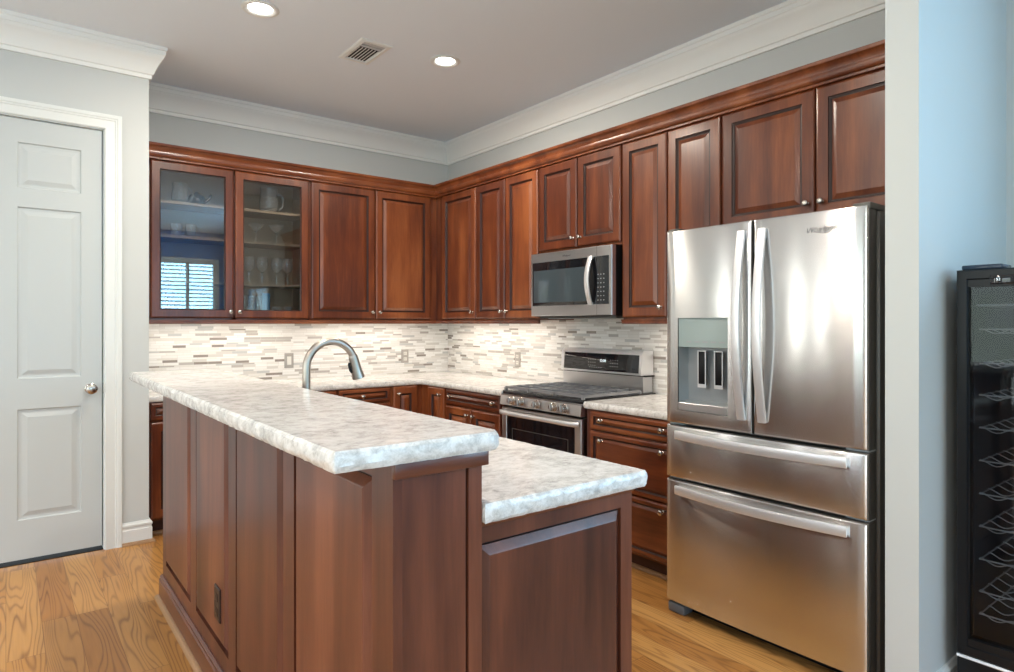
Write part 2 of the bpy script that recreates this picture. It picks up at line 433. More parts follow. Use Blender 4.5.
for a, b_ in ((0, 1), (2, 3), (4, 5)): box(bm, xs[a], xs[b_], YF - .1, YF, .2, 2.5)
struct('wall_front', bm, M_wallb)
def window(name, ax, a0, a1, z0, z1, n, shutters=False):
    bm = bmesh.new()
    def bx(u0, u1, w0, w1, d0=-.05, d1=.02):
        if ax == 'y': box(bm, u0, u1, YF + d0, YF + d1, w0, w1)
        elif ax == 'r': box(bm, XW - d1, XW - d0, u0, u1, w0, w1)
        else: box(bm, XL + d0, XL + d1, u0, u1, w0, w1)
    f = .07
    bx(a0 - f, a0 + .03, z0 - f, z1 + f); bx(a1 - .03, a1 + f, z0 - f, z1 + f); bx(a0, a1, z1 - .03, z1 + f); bx(a0, a1, z0 - f, z0 + .03)
    for i in range(1, n):
        u = a0 + (a1 - a0) * i / n; bx(u - .025, u + .025, z0, z1)
    o = struct(name, bm, M_white)
    if shutters:
        bm = bmesh.new(); k = 22
        for i in range(k):
            zc = z0 + .04 + (z1 - z0 - .08) * (i + .5) / k
            vs = [bm.verts.new((xx, YF - .03 + dy, zc + dz)) for xx in (a0, a1) for dy, dz in ((-.026, -.010), (.026, .006), (.026, .012), (-.026, -.004))]
            for q in ((0, 1, 2, 3), (7, 6, 5, 4), (0, 4, 5, 1), (1, 5, 6, 2), (2, 6, 7, 3), (3, 7, 4, 0)): bm.faces.new([vs[j] for j in q])
        s = obj('shutter_slats', bm, M_white, o)
    return o
window('window_1', 'y', 2.13, 3.05, .8, 2.43, 2, True)
window('window_2', 'y', -2.3, 1.3, .2, 2.5, 4)  # unseen opening added to go with the fill lamp
for i, p in enumerate(wy): window('window_%d' % (i + 3), 'x', p[0], p[1], .45, 2.45, 2 if i < 3 else 1)  # the last two are narrow slots added for the fridge streaks

window('window_8', 'r', -1.6, -.4, 1.0, 2.7, 2)
# crown moulding of the room
CR = [(0, 2.800), (.012, 2.800), (.014, 2.822), (.022, 2.826), (.030, 2.850), (.046, 2.885), (.064, 2.915), (.070, 2.921), (.074, 2.935), (.078, 2.938), (.080, 2.962), (.086, 2.966), (.088, CZ), (0, CZ)]
bm = bmesh.new(); sweep(bm, [(XL, PY), (PX, PY), (PX, YW), (XW, YW), (XW, SY1)], CR, 1)
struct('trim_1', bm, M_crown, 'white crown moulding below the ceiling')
# baseboards
BB = [(0, 0), (.016, 0), (.016, .088), (.013, .092), (.013, .104), (.017, .110), (.017, .120), (.010, .127), (.008, .134), (0, .134)]
bm = bmesh.new(); sweep(bm, [(.541, PY), (PX, PY), (PX, 4.445)], BB, 1); struct('baseboard_pantry', bm, M_white)
bm = bmesh.new(); sweep(bm, [(XL, PY), (-.551, PY)], BB, 1); struct('baseboard_left', bm, M_white)
bm = bmesh.new(); sweep(bm, [(SX, SY1 - .002), (SX, SY0), (XW, SY0), (XW, YF)], BB, 1); struct('baseboard_right', bm, M_white)
SH = [(0, 0), (.018, 0), (.017, .007), (.012, .014), (.006, .018), (0, .019)]
bm = bmesh.new(); sweep(bm, [(.541, PY - .016), (PX + .016, PY - .016), (PX + .016, 4.445)], SH, 1); struct('trim_2', bm, M_oak, 'oak shoe moulding at the foot of the white baseboard')

# pantry door with casing
def casing():
    bm = bmesh.new(); prof = [(0, 0), (0, .016), (.006, .019), (.050, .013), (.054, .017), (.062, .017), (.066, .021), (.084, .021), (.086, .018), (.086, 0)]
    # u runs outwards from the opening; legs and head mitred
    L = []
    for (cx, cz, sx, sz) in ((.455, 0, 1, 0), (.455, 2.455, 1, 1), (-.465, 2.455, -1, 1), (-.465, 0, -1, 0)):
        L.append([bm.verts.new((cx + sx * u, PY - o, cz + sz * u)) for u, o in prof])
    for a, b_ in zip(L, L[1:]):
        for i in range(len(prof)): bm.faces.new((a[i], a[(i + 1) % len(prof)], b_[(i + 1) % len(prof)], b_[i]))
    bm.faces.new(L[0]); bm.faces.new(L[-1])
    box(bm, .449, .458, PY - .002, PY + .1, 0, 2.455); box(bm, -.468, -.459, PY - .002, PY + .1, 0, 2.455); box(bm, -.465, .455, PY - .002, PY + .1, 2.449, 2.458)
    return bm
struct('trim_3', casing(), M_white, 'white door casing around the pantry door')
door = bpy.data.objects.new('door_1', None); COL.objects.link(door); door.location = (-.005, PY + .02, .024); door['kind'] = 'structure'; door['label'] = 'white six panel pantry door'
bm = bmesh.new()
DX0, DX1, DZ0, DZ1, DYF = -.457, .446, .024, 2.446, PY + .012
cols = [(-.352, -.058), (.048, .342)]; rows = [(.238, .848), (1.016, 1.961), (2.066, 2.316)]
us = [DX0, cols[0][0], cols[0][1], cols[1][0], cols[1][1], DX1]; zs = [DZ0] + [v for r_ in rows for v in r_] + [DZ1]
for i in range(5):
    for j in range(7):
        a0, a1, c0, c1 = us[i], us[i + 1], zs[j], zs[j + 1]
        if i in (1, 3) and j in (1, 3, 5):
            rings(bm, frame_y(a0, DYF, c0), a1 - a0, c1 - c0, [(0, 0), (.006, -.008), (.018, -.009), (.024, -.008), (.046, -.001), (.050, -.001)], cap=False)
            f = frame_y(a0, DYF, c0); w_, h_ = a1 - a0, c1 - c0
            bm.faces.new([bm.verts.new(f(u, v, -.001)) for u, v in ((.05, .05), (w_ - .05, .05), (w_ - .05, h_ - .05), (.05, h_ - .05))])
        else:
            bm.faces.new([bm.verts.new(p) for p in ((a0, DYF, c0), (a1, DYF, c0), (a1, DYF, c1), (a0, DYF, c1))])
box(bm, DX0, DX1, DYF + .010, DYF + .035, DZ0, DZ1)
for a in (DX0, DX1 - .002): box(bm, a, a + .002, DYF, DYF + .02, DZ0, DZ1)
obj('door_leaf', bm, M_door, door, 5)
kn = bmesh.new(); lathe(kn, [(.030, 0), (.031, -.004), (.026, -.009), (.012, -.012), (.010, -.030), (.016, -.034), (.026, -.042), (.030, -.054), (.027, -.064), (.016, -.070), (0.001, -.071)], 24, (.388, DYF, .944), 'y')
obj('door_handle', kn, M_nickel, door, 40, label='satin nickel round knob')
bm = B(.4465, .4495, DYF - .004, DYF + .01, .91, .975); obj('latch_plate', bm, M_nickel, door)
struct('door_gap_shade', B(-.459, .449, PY + .002, PY + .1, .0005, .004), M_dkrough)  # dark strip that paints the shade of the gap under the door

# ------------------------------------------------------------------ ceiling fittings
def can(loc, label):
    t = thing('recessed_light', label, 'ceiling light', loc, 'recessed ceiling lights')
    x, y, z = loc
    bm = bmesh.new(); lathe(bm, [(.060, 0), (.094, -.001), (.096, -.005), (.090, -.009), (.078, -.010), (.062, -.003), (.060, 0)], 40, loc, cap=False); obj('trim_ring', bm, M_white, t, 40)
    bm = bmesh.new(); lathe(bm, [(.061, -.001), (.058, -.003), (.040, -.005), (.001, -.006)], 32, loc); obj('lens', bm, M_lens, t, 40, label='glowing white lens')
    l = bpy.data.lights.new('downlight_glow', 'AREA'); l.shape = 'DISK'; l.size = .13; l.energy = CAN_W; l.color = (1., .90, .77)
    o = bpy.data.objects.new('downlight_glow', l); COL.objects.link(o); o.location = (0, 0, -.03); o.parent = t
CAN_W = 24
can((1.06, 3.48, CZ), 'round recessed ceiling light nearest the top edge, left of the air vent')
can((2.197, 3.457, CZ), 'round recessed ceiling light right of the air vent, towards the corner')
can((1.06, 1.7, CZ), 'added unseen recessed fill light above the near end of the breakfast bar')  # this and the next three are lamps added out of view to brighten
can((.6, -1.4, CZ), 'added unseen recessed fill light over the open room, far from the kitchen')
can((-1.4, 2.6, CZ), 'added unseen recessed fill light over the hall by the pantry door')
can((-1.4, .2, CZ), 'added unseen recessed fill light over the open room at the left')
t = thing('air_vent', 'white rectangular ceiling air vent with dark slots', 'vent', (1.735, 3.64, CZ))
bm = bmesh.new(); fr = lambda u, v, o: (1.735 - .10 + u, 3.64 - .17 + v, CZ - o)
rings(bm, fr, .20, .34, [(0, 0), (0, .003), (.006, .008), (.028, .010), (.031, .006), (.031, 0)], closed=True); obj('frame', bm, M_white, t)
obj('duct_shade', B(1.667, 1.803, 3.505, 3.775, CZ - .001, CZ - .0005), M_dkrough, t)  # flat dark sheet painting the shade behind the louvres
for i in range(7):
    x0 = 1.672 + i * .0205; bm = bmesh.new(); box(bm, x0, x0 + .0055, 3.585, 3.775, CZ - .004, CZ - .002); obj('louvre', bm, M_white, t)
for i in range(2):
    y0 = 3.507 + i * .037; bm = bmesh.new(); box(bm, 1.668, 1.802, y0, y0 + .026, CZ - .007, CZ - .002); obj('deflector', bm, M_liner_l, t)

# ------------------------------------------------------------------ backsplash tile and sockets
struct('backsplash', B(PX, XW - .008, YW - .008, YW, CT, 1.35), M_tx, 'linear marble mosaic tiles on the back wall')
struct('backsplash', B(XW - .008, XW, SY1, YW - .008, CT, 1.37), M_ty, 'linear marble mosaic tiles on the right wall')
def outlet(face, c, label, kind='duplex', pm=None, rm=None, cat='socket'):
    pm = pm or M_plate; rm = rm or M_recept
    x, y, z = c; t = thing('electrical_outlet' if kind == 'duplex' else 'light_switch', label, cat, c, 'wall plates' if pm is M_plate else None)
    w, h = .072, .118
    fr = frame_y(x - w / 2, y, z - h / 2) if face == 'y' else frame_x(x, y + w / 2, z - h / 2)
    bm = bmesh.new(); rings(bm, fr, w, h, [(0, 0), (0, .003), (.004, .006)]); obj('cover_plate', bm, pm, t)
    if kind == 'duplex':
        for s in (.021, .071):
            bm = bmesh.new(); rings(bm, lambda u, v, o: fr(u + .020, v + s - .002, o + .006), .032, .028, [(0, -.001), (0, .001), (.003, .002)])
            sk = obj('socket', bm, rm, t)
            bm = bmesh.new()
            for q in (.029, .041): rings(bm, lambda u, v, o: fr(u + q, v + s + .009, o + .008), .0025, .009, [(0, -.001), (0, .0003)])
            obj('slot', bm, M_black, sk)
    else:
        bm = bmesh.new(); rings(bm, lambda u, v, o: fr(u + .019, v + .026, o + .006), .034, .066, [(0, -.001), (0, .001), (.003, .003)]); obj('rocker', bm, rm, t)
outlet('y', (1.769, YW - .008, 1.026), 'pewter rocker switch plate on the tiles left of the faucet', 'rocker', cat='switch')
outlet('y', (2.806, YW - .008, 1.03), 'pewter twin socket plate on the back wall tiles near the corner')
outlet('x', (XW - .008, 4.04, 1.03), 'pewter socket plate on the right wall tiles beside the range')

# ------------------------------------------------------------------ cabinet helpers
def knob(face, x, y, z, parent):
    bm = bmesh.new(); pr = [(.008, 0), (.0085, .003), (.005, .006), (.005, .014), (.010, .018), (.0145, .023), (.0150, .027), (.012, .031), (.006, .033), (.0005, .0335)]
    if face == 'y': lathe(bm, [(r, -t_) for r, t_ in pr], 16, (x, y, z), 'y')
    elif face == 'x': lathe(bm, [(r, -t_) for r, t_ in pr], 16, (x, y, z), 'x')
    else: lathe(bm, pr, 16, (x, y, z), 'x')
    return obj('knob', bm, M_nickel, parent, 45)
def leaf_y(kind, parent, x0, x1, yf, z0, z1, kx=None, kz=None, knobs=None, mat=None):
    bm = raised(frame_y(x0, yf, z0), x1 - x0, z1 - z0, DRAW if kind == 'drawer' else DOOR)
    o = obj(kind, bm, [mat or (wood_x if kind == 'drawer' else wood_z), glaze], parent, 9)
    for k in (knobs if knobs is not None else [kx]):
        if k is not None: knob('y', k, yf - .020, kz, o)
    return o
def leaf_x(kind, parent, y1, y0, xf, z0, z1, ks=(), kz=None, mat=None):
    bm = raised(frame_x(xf, y1, z0), y1 - y0, z1 - z0, DRAW if kind == 'drawer' else DOOR)
    o = obj(kind, bm, [mat or (wood_y if kind == 'drawer' else wood_z), glaze], parent, 9)
    for k in ks: knob('x', xf - .020, k, kz, o)
    return o
UB, UT = 1.345, 2.41          # upper boxes
FX, FY = 2.937, 4.76          # face planes of the upper boxes (doors stand .021 proud)
DB, DT = 1.357, 2.396
def panels_box(bm, x0, x1, y0, y1, z0, z1, open_face=None, th=.018, mi=0):
    """carcass of boards, open on one side"""
    box(bm, x0, x1, y0, y1, z0, z0 + th, mi); box(bm, x0, x1, y0, y1, z1 - th, z1, mi)
    if open_face != '-x': box(bm, x0, x0 + th, y0, y1, z0, z1, mi)
    if open_face != '+x': box(bm, x1 - th, x1, y0, y1, z0, z1, mi)
    if open_face != '-y': box(bm, x0, x1, y0, y0 + th, z0, z1, mi)
    if open_face != '+y': box(bm, x0, x1, y1 - th, y1, z0, z1, mi)

# ------------------------------------------------------------------ upper cabinets, back wall
t = thing('display_cabinet', 'glass fronted cherry wall cabinet with two doors next to the pantry wall', 'cabinet', (1.25, 4.92, UB), 'wall cabinets')
bm = bmesh.new(); panels_box(bm, .692, 1.812, FY, YW - .002, UB, UT, '-y', mi=1)
for a, b_ in ((.692, .742), (1.247, 1.287), (1.800, 1.812)): box(bm, a, b_, FY - .001, FY + .019, UB, UT, 0)
box(bm, .692, 1.812, FY - .001, FY + .019, UB, UB + .03, 0); box(bm, .692, 1.812, FY - .001, FY + .019, UT - .045, UT, 0)
obj('carcass', bm, [wood_z, maple], t)
SHZ = [1.612, 1.915, 2.145]
for z in SHZ: obj('shelf', B(.711, 1.793, FY + .03, YW - .022, z - .018, z), maple, t)
for (a, b_, kx) in ((.744, 1.262, 1.238), (1.272, 1.800, 1.297)):
    bm = bmesh.new(); rings(bm, frame_y(a, FY - .001, DB), b_ - a, DT - DB, GLASSD, [0, 0, 0, 0, 1, 1, 0, 0], closed=True)
    d = obj('door', bm, [wood_z, glaze], t, 9)
    obj('glass_pane', B(a + .057, b_ - .057, FY - .0075, FY - .0035, DB + .057, DT - .057), M_pane, d)
    knob('y', kx, FY - .021, 1.402, d)
def upper_y(label, x0, x1, doors):
    t = thing('wall_cabinet', label, 'cabinet', ((x0 + x1) / 2, 4.92, UB), 'wall cabinets')
    obj('carcass', B(x0 + .001, x1 - .001, FY, YW - .002, UB, UT), wood_z, t)
    for a, b_, k in doors: leaf_y('door', t, a, b_, FY - .001, DB, DT, k, 1.412)
upper_y('cherry wall cabinet with two solid doors right of the glass fronted one', 1.812, 2.875, [(1.822, 2.345, 2.318), (2.355, 2.866, 2.384)])
def upper_x(label, y1, y0, doors, zb=UB, db=DB, kz=1.412, name='wall_cabinet', wide=0):
    t = thing(name, label, 'cabinet', (3.1, (y0 + y1) / 2, zb), 'wall cabinets')
    obj('carcass', B(FX, XW - .002, y0 + .001, y1 - .001, zb, UT), wood_z, t)
    for a, b_, ks in doors: leaf_x('door', t, a, b_, FX - .001, db, DT, ks, kz)
upper_x('single door cherry wall cabinet in the corner of the right wall', 4.70, 4.147, [(4.640, 4.153, (4.185,))])
upper_x('narrow two door cherry wall cabinet left of the microwave', 4.147, 3.388, [(4.142, 3.775, (3.803,)), (3.766, 3.396, (3.738,))])
upper_x('short two door cherry wall cabinet above the microwave', 3.388, 2.627, [(3.382, 3.010, (3.040,)), (3.002, 2.634, (2.972,))], 1.80, 1.818, 1.876)
upper_x('tall two door cherry wall cabinet between microwave and refrigerator', 2.627, 1.942, [(2.620, 2.292, (2.325,)), (2.284, 1.950, ())])
upper_x('wide two door cherry wall cabinet above the refrigerator', 1.942, SY1 + .002, [(1.936, 1.457, (1.487,)), (1.449, .965, (1.419,))], 1.795, 1.806, 1.873)
obj('corner_filler', B(2.875, FX + .001, FY + .003, FY + .02, UB, UT), wood_z, tag(thing('corner_filler_strip', 'narrow upright cherry filler strip in the inner corner of the wall cabinets', 'filler strip', (2.91, FY, UB)), 'narrow upright cherry filler strip in the inner corner of the wall cabinets', 'filler strip'))
bm = bmesh.new(); box(bm, FX, FX + .018, 4.70, FY + .003, UB, UT); o = obj('filler_strip', bm, wood_z, [x for x in bpy.data.objects if x.name == 'corner_filler_strip'][0])
# cornice and light rail along the tops and undersides
CC = [(0, 2.398), (.023, 2.398), (.029, 2.400), (.029, 2.405), (.024, 2.407), (.024, 2.412), (.030, 2.414), (.037, 2.420), (.041, 2.429), (.042, 2.438), (.041, 2.447), (.037, 2.449), (.039, 2.457), (.045, 2.468), (.056, 2.478), (.064, 2.481), (.066, 2.484), (.068, 2.497), (0, 2.497)]
bm = bmesh.new(); sweep(bm, [(.692, FY), (FX, FY), (FX, SY1 + .002)], CC, 1)
box(bm, .692, FX, FY, YW - .003, 2.41, 2.497); box(bm, FX, XW - .003, SY1 + .002, YW - .003, 2.41, 2.497)
tag(obj('cabinet_cornice', bm, [wood_x]), 'stepped cherry cornice running along the tops of the wall cabinets', 'cornice')
LR = [(0, 1.318), (.014, 1.318), (.018, 1.324), (.018, 1.334), (.022, 1.338), (.022, 1.345), (0, 1.345)]
for pth, lab in (([(.692, FY), (FX, FY), (FX, 3.39)], 'cherry light rail under the wall cabinets left of the microwave'), ([(FX, 2.626), (FX, 1.944)], 'short cherry light rail under the wall cabinet right of the microwave')):
    bm = bmesh.new(); sweep(bm, pth, LR, 1); tag(obj('light_rail', bm, [wood_x]), lab, 'moulding', 'light rails')
UC_W = 3.1
for (x, y, rz, ln) in ((1.25, 4.90, 0, 1.0), (2.35, 4.90, 0, .9), (3.08, 4.2, PI / 2, 1.2), (3.08, 2.28, PI / 2, .55)):
    t = thing('under_cabinet_light', {1.25: 'slim light strip under the glass fronted cabinet', 2.35: 'slim light strip under the solid back wall cabinet'}.get(x, 'slim light strip under the right wall cabinets left of the microwave' if y > 3 else 'slim light strip under the cabinet beside the refrigerator'), 'light strip', (x, y, UB), 'under cabinet lights')
    obj('housing', B(x - ln / 2 if not rz else x - .02, x + ln / 2 if not rz else x + .02, y - .02 if not rz else y - ln / 2, y + .02 if not rz else y + ln / 2, UB - .010, UB - .001), M_white, t)
    l = area('strip_glow', (0, 0, -.012), (0, 0, rz), ln, .03, UC_W * ln, (1., .90, .78)); l.parent = t

# ------------------------------------------------------------------ base cabinets
BX, BY = 2.621, 4.471        # face planes of the base boxes
def toe_x(y1, y0, p): obj('toe_kick', B(BX + .072, BX + .084, y0, y1, 0, .10), toe_m, p)
def toe_y(x0, x1, p): obj('toe_kick', B(x0, x1, BY + .072, BY + .084, 0, .10), toe_m, p)
def base_y(label, x0, x1, drawers, doors, kz_d=.775):
    t = thing('base_cabinet', label, 'cabinet', ((x0 + x1) / 2, 4.75, 0), 'base cabinets')
    obj('carcass', B(x0 + .001, x1 - .001, BY, YW - .002, .10, CB - .001), wood_z, t); toe_y(x0, x1, t)
    for a, b_, ks in drawers: leaf_y('drawer', t, a, b_, BY - .001, .722, .830, None, kz_d, ks)
    for a, b_, k, top, kz in doors: leaf_y('door', t, a, b_, BY - .001, .115, top, k, kz)
base_y('dark cherry base cabinet beside the pantry wall, mostly behind the bar', .692, 1.32, [(.70, 1.312, (1.0,))], [(.70, 1.004, .975, .71, .66), (1.008, 1.312, 1.037, .71, .66)])
base_y('cherry base cabinet behind the faucet on the back wall', 1.32, 1.905, [(1.328, 1.897, (1.6,))], [(1.328, 1.610, 1.58, .71, .66), (1.614, 1.897, 1.64, .71, .66)])
base_y('cherry base cabinet with one drawer left of the corner doors', 1.905, 2.345, [(1.917, 2.332, (2.10,))], [(1.917, 2.332, 2.30, .71, .66)])
t = thing('corner_base_cabinet', 'corner cherry base cabinet with two narrow full height doors', 'cabinet', (2.8, 4.7, 0), 'base cabinets')
bm = bmesh.new(); box(bm, 2.346, XW - .002, BY, YW - .002, .10, CB - .001); box(bm, BX, XW - .002, 4.102, BY, .10, CB - .001); obj('carcass', bm, wood_z, t)
bm = bmesh.new(); box(bm, 2.346, BX + .084, BY + .072, BY + .084, 0, .10); box(bm, BX + .072, BX + .084, 4.102, BY + .072, 0, .10); obj('toe_kick', bm, toe_m, t)
leaf_y('door', t, 2.360, 2.572, BY - .001, .115, .830, 2.398, .775)
leaf_x('door', t, 4.344, 4.110, BX - .001, .115, .830, (4.160,), .780)
t = thing('base_cabinet', 'cherry base cabinet with a wide drawer over two doors left of the range', 'cabinet', (2.94, 3.75, 0), 'base cabinets')
obj('carcass', B(BX, XW - .002, 3.394, 4.100, .10, CB - .001), wood_z, t); toe_x(4.100, 3.394, t)
leaf_x('drawer', t, 4.088, 3.415, BX - .001, .722, .830, (4.012, 3.482), .780)
leaf_x('door', t, 4.088, 3.755, BX - .001, .115, .710, (3.79,), .665); leaf_x('door', t, 3.748, 3.415, BX - .001, .115, .710, (3.715,), .665)
t = thing('drawer_cabinet', 'three drawer cherry base cabinet between the range and the refrigerator', 'cabinet', (2.94, 2.26, 0), 'base cabinets')
obj('carcass', B(BX, XW - .002, 1.912, 2.618, .10, CB - .001), wood_z, t); toe_x(2.618, 1.912, t)
for z0, z1, kz in ((.726, .828, .783), (.420, .716, .672), (.116, .412, .374)): leaf_x('drawer', t, 2.575, 1.935, BX - .001, z0, z1, (2.482, 2.063), kz)
bm = bmesh.new(); sweep(bm, [(PX, BY + .072), (BX + .072, BY + .072), (BX + .072, 3.394)], SH, 1); struct('trim_4', bm, M_oak)
bm = bmesh.new(); sweep(bm, [(BX + .072, 2.618), (BX + .072, 1.912)], SH, 1); struct('trim_5', bm, M_oak, 'oak shoe moulding under the three drawer cabinet')

# ------------------------------------------------------------------ stone slabs
def slab(poly, z0, z1, rough=0., step=.012, rad=.006, levels=7, hole=None):
    """poly: counterclockwise [(x, y, corner radius)]; rough = chiselled edge amount"""
    pts = []
    n = len(poly)
    for i in range(n):
        p = Vector(poly[i][:2]); a = Vector(poly[i - 1][:2]); b_ = Vector(poly[(i + 1) % n][:2]); r = poly[i][2]
        da, db = (a - p).normalized(), (b_ - p).normalized()
        if r <= 0: pts.append(p)
        else:
            s, e_ = p + da * r, p + db * r; c = p + (da + db) * r
            for k in range(6):
                q = k / 5; v = (s - c).lerp(e_ - c, q).normalized() * r; pts.append(c + v)
    out = []
    for i, p in enumerate(pts):
        q = pts[(i + 1) % len(pts)]; m = max(1, int((q - p).length / step)) if rough else max(1, int((q - p).length / .2))
        out += [p.lerp(q, k / m) for k in range(m)]
    N_ = len(out); nr = []
    for i in range(N_):
        d = (out[(i + 1) % N_] - out[i - 1]).normalized(); nr.append(Vector((d.y, -d.x)))
    bm = bmesh.new(); L = []; rnd = random.Random(3)
    from mathutils import noise as NZ
    for k in range(levels):
        q = k / (levels - 1); z = z0 + (z1 - z0) * q; ins = rad * (1 if k in (0, levels - 1) else (.3 if k in (1, levels - 2) else 0))
        ring = []
        for i, p in enumerate(out):
            j = 0.
            if rough:
                v = Vector((p.x * 45, p.y * 45, z * 80)); j = rough * (NZ.noise(v) * 1.2 + NZ.noise(v * 2.7) * .7) - (0 if k < levels - 1 else rough * .8)
            zz = z + (rough * .25 * NZ.noise(Vector((p.x * 40, p.y * 40, 5))) if (rough and 0 < k < levels - 1) else 0)
            w = p + nr[i] * (j - ins); ring.append(bm.verts.new((w.x, w.y, zz)))
        L.append(ring)
    for a, b_ in zip(L, L[1:]):
        for i in range(N_): bm.faces.new((a[i], a[(i + 1) % N_], b_[(i + 1) % N_], b_[i]))
    if hole is None:
        bm.faces.new(L[-1]); bm.faces.new(list(reversed(L[0])))
    else:
        hx0, hx1, hy0, hy1 = hole
        for ring, z in ((L[-1], z1), (L[0], z0)):
            hv = [bm.verts.new((a, b_, z)) for a, b_ in ((hx0, hy0), (hx1, hy0), (hx1, hy1), (hx0, hy1))]
            es = [bm.edges.new((hv[i], hv[(i + 1) % 4])) for i in range(4)]
            es += [bm.edges.get((ring[i], ring[(i + 1) % N_])) for i in range(N_)]
            bmesh.ops.triangle_fill(bm, edges=es, use_beauty=True)
            if z == z1: top = hv
            else: bot = hv
        for i in range(4): bm.faces.new((top[i], top[(i + 1) % 4], bot[(i + 1) % 4], bot[i]))
    return bm
CE = 2.595; CEY = 4.445
tag(obj('worktop', slab([(PX + .002, CEY, 0), (CE - .0, CEY, 0), (CE, 3.392, 0), (XW - .009, 3.392, 0), (XW - .009, YW - .009, 0), (PX + .002, YW - .009, 0)], CB, CT), M_gran, None, 25), 'L shaped pale granite worktop running from the pantry wall round to the range', 'worktop', 'granite worktops')
tag(obj('worktop', slab([(CE, 1.912, 0), (XW - .009, 1.912, 0), (XW - .009, 2.622, 0), (CE, 2.622, 0)], CB, CT), M_gran, None, 25), 'short pale granite worktop between the range and the refrigerator', 'worktop', 'granite worktops')
# ------------------------------------------------------------------ island
IX0, IXM, IX1 = .595, .808, 1.318
IY0, IY1 = 1.125, 3.450; LY = IY0 + .025
BT, BB_ = 1.088, 1.048       # bar slab
LT, LB = .930, .888          # lower slab
tag(obj('bar_top', slab([(.462, 1.100, .008), (.850, 1.100, .03), (.850, 3.520, .01), (.462, 3.520, .02)], BB_, BT, .0024), M_gran, None, 25), 'raised granite breakfast bar top with a rough chiselled edge', 'worktop', 'granite worktops')
tag(obj('island_worktop', slab([(IXM + .002, 1.116, 0), (1.349, 1.116, .013), (1.349, 3.480, .02), (IXM + .002, 3.480, 0)], LB, LT, .0024, hole=(1.02, 1.27, 2.13, 2.87)), M_gran, None, 25), 'lower granite island worktop below the raised bar, with a chiselled front edge', 'worktop', 'granite worktops')
t = thing('kitchen_island', 'cherry kitchen island with raised panels along its long side', 'island', ((IX0 + IX1) / 2, 2.3, 0))
bm = bmesh.new(); box(bm, IX0 + .02, IXM - .001, IY0 + .02, IY1, 0, BB_ - .001)
box(bm, IXM, IX1 - .02, LY + .021, LY + .039, .0, LB - .001); box(bm, IXM, IX1 - .02, IY1 - .018, IY1, .0, LB - .001); box(bm, IX1 - .038, IX1 - .02, IY0 + .03, IY1, .10, LB - .001); box(bm, IXM, IX1 - .03, IY0 + .048, IY1 - .018, .09, .105)
obj('carcass', bm, isl_z, t)
PAN = [(3.372, 2.865), (2.770, 2.300), (2.212, 1.754), (1.672, 1.217)]
PZ0, PZ1 = .180, 1.008
bm = bmesh.new(); fx0, fx1 = IX0, IX0 + .0205
box(bm, fx0, fx1, IY0, IY1, .02, PZ0); box(bm, fx0, fx1, IY0, IY1, PZ1, BB_ - .001)
ed = [IY1] + [v for p in PAN for v in p] + [IY0]
for a, b_ in zip(ed[0::2], ed[1::2]): box(bm, fx0, fx1, b_, a, PZ0, PZ1)
obj('face_frame', bm, isl_z, t)
IPAN = [(0, -.0195), (0, -.014), (.010, -.014), (.011, -.011), (.030, .004), (.034, .006)]
for a, b_ in PAN:
    bm = bmesh.new(); rings(bm, frame_x(IX0, a, PZ0), a - b_, PZ1 - PZ0, IPAN, [1, 1, 1, 0, 0]); obj('raised_panel', bm, [isl_z, glaze], t, 9)
# end of the bar
bm = bmesh.new(); box(bm, IX0 + .0206, IX0 + .030, IY0, IY0 + .0195, .02, BB_ - .001); box(bm, IX0 + .030, IXM - .040, IY0 + .003, IY0 + .022, .02, BB_ - .001); box(bm, IXM - .034, IXM, IY0, IY0 + .03, .02, BB_ - .001); box(bm, IXM - .040, IXM - .034, IY0 + .010, IY0 + .022, .02, BB_ - .03, 1)
obj('bar_end_panel', bm, [isl_z, glaze], t)
bm = bmesh.new(); box(bm, IX0 - .001, IXM + .012, IY0 - .010, IY0 + .005, BB_ - .032, BB_ - .0005, 0, .002); obj('cleat', bm, isl_x, t)
# end of the lower part
bm = bmesh.new()
box(bm, IXM, IX1, LY, LY + .0205, LB - .052, LB - .001); box(bm, IX1 - .042, IX1, LY, LY + .0205, .02, LB - .052); box(bm, IXM, IXM + .006, LY, LY + .0205, .02, LB - .052); box(bm, IXM + .006, IX1 - .042, LY, LY + .0205, .02, .16)
obj('end_frame', bm, isl_z, t)
bm = bmesh.new(); rings(bm, frame_y(IXM + .006, LY, .16), IX1 - .042 - IXM - .006, LB - .052 - .16, [(0, -.0195), (0, -.012), (.006, -.012), (.007, -.006), (.024, .0055), (.028, .0075)], [1, 1, 1, 0, 0]); obj('raised_panel', bm, [isl_z, glaze], t, 9)
bm = bmesh.new(); sweep(bm, [(IXM, LY), (IX1, LY)], [(0, LB - .016), (.006, LB - .014), (.012, LB - .006), (.013, LB - .0005), (0, LB - .0005)], 1); obj('cove_strip', bm, isl_x, t)
# kitchen side of the island: three doors
for a, b_ in ((1.18, 1.93), (1.94, 2.68), (2.69, 3.43)):
    bm = raised(frame_px(IX1 - .02, a, .115), b_ - a, LB - .13 - .01)
    d = obj('door', bm, [isl_z, glaze], t, 9); knob('px', IX1 + .001, b_ - .04, .80, d)
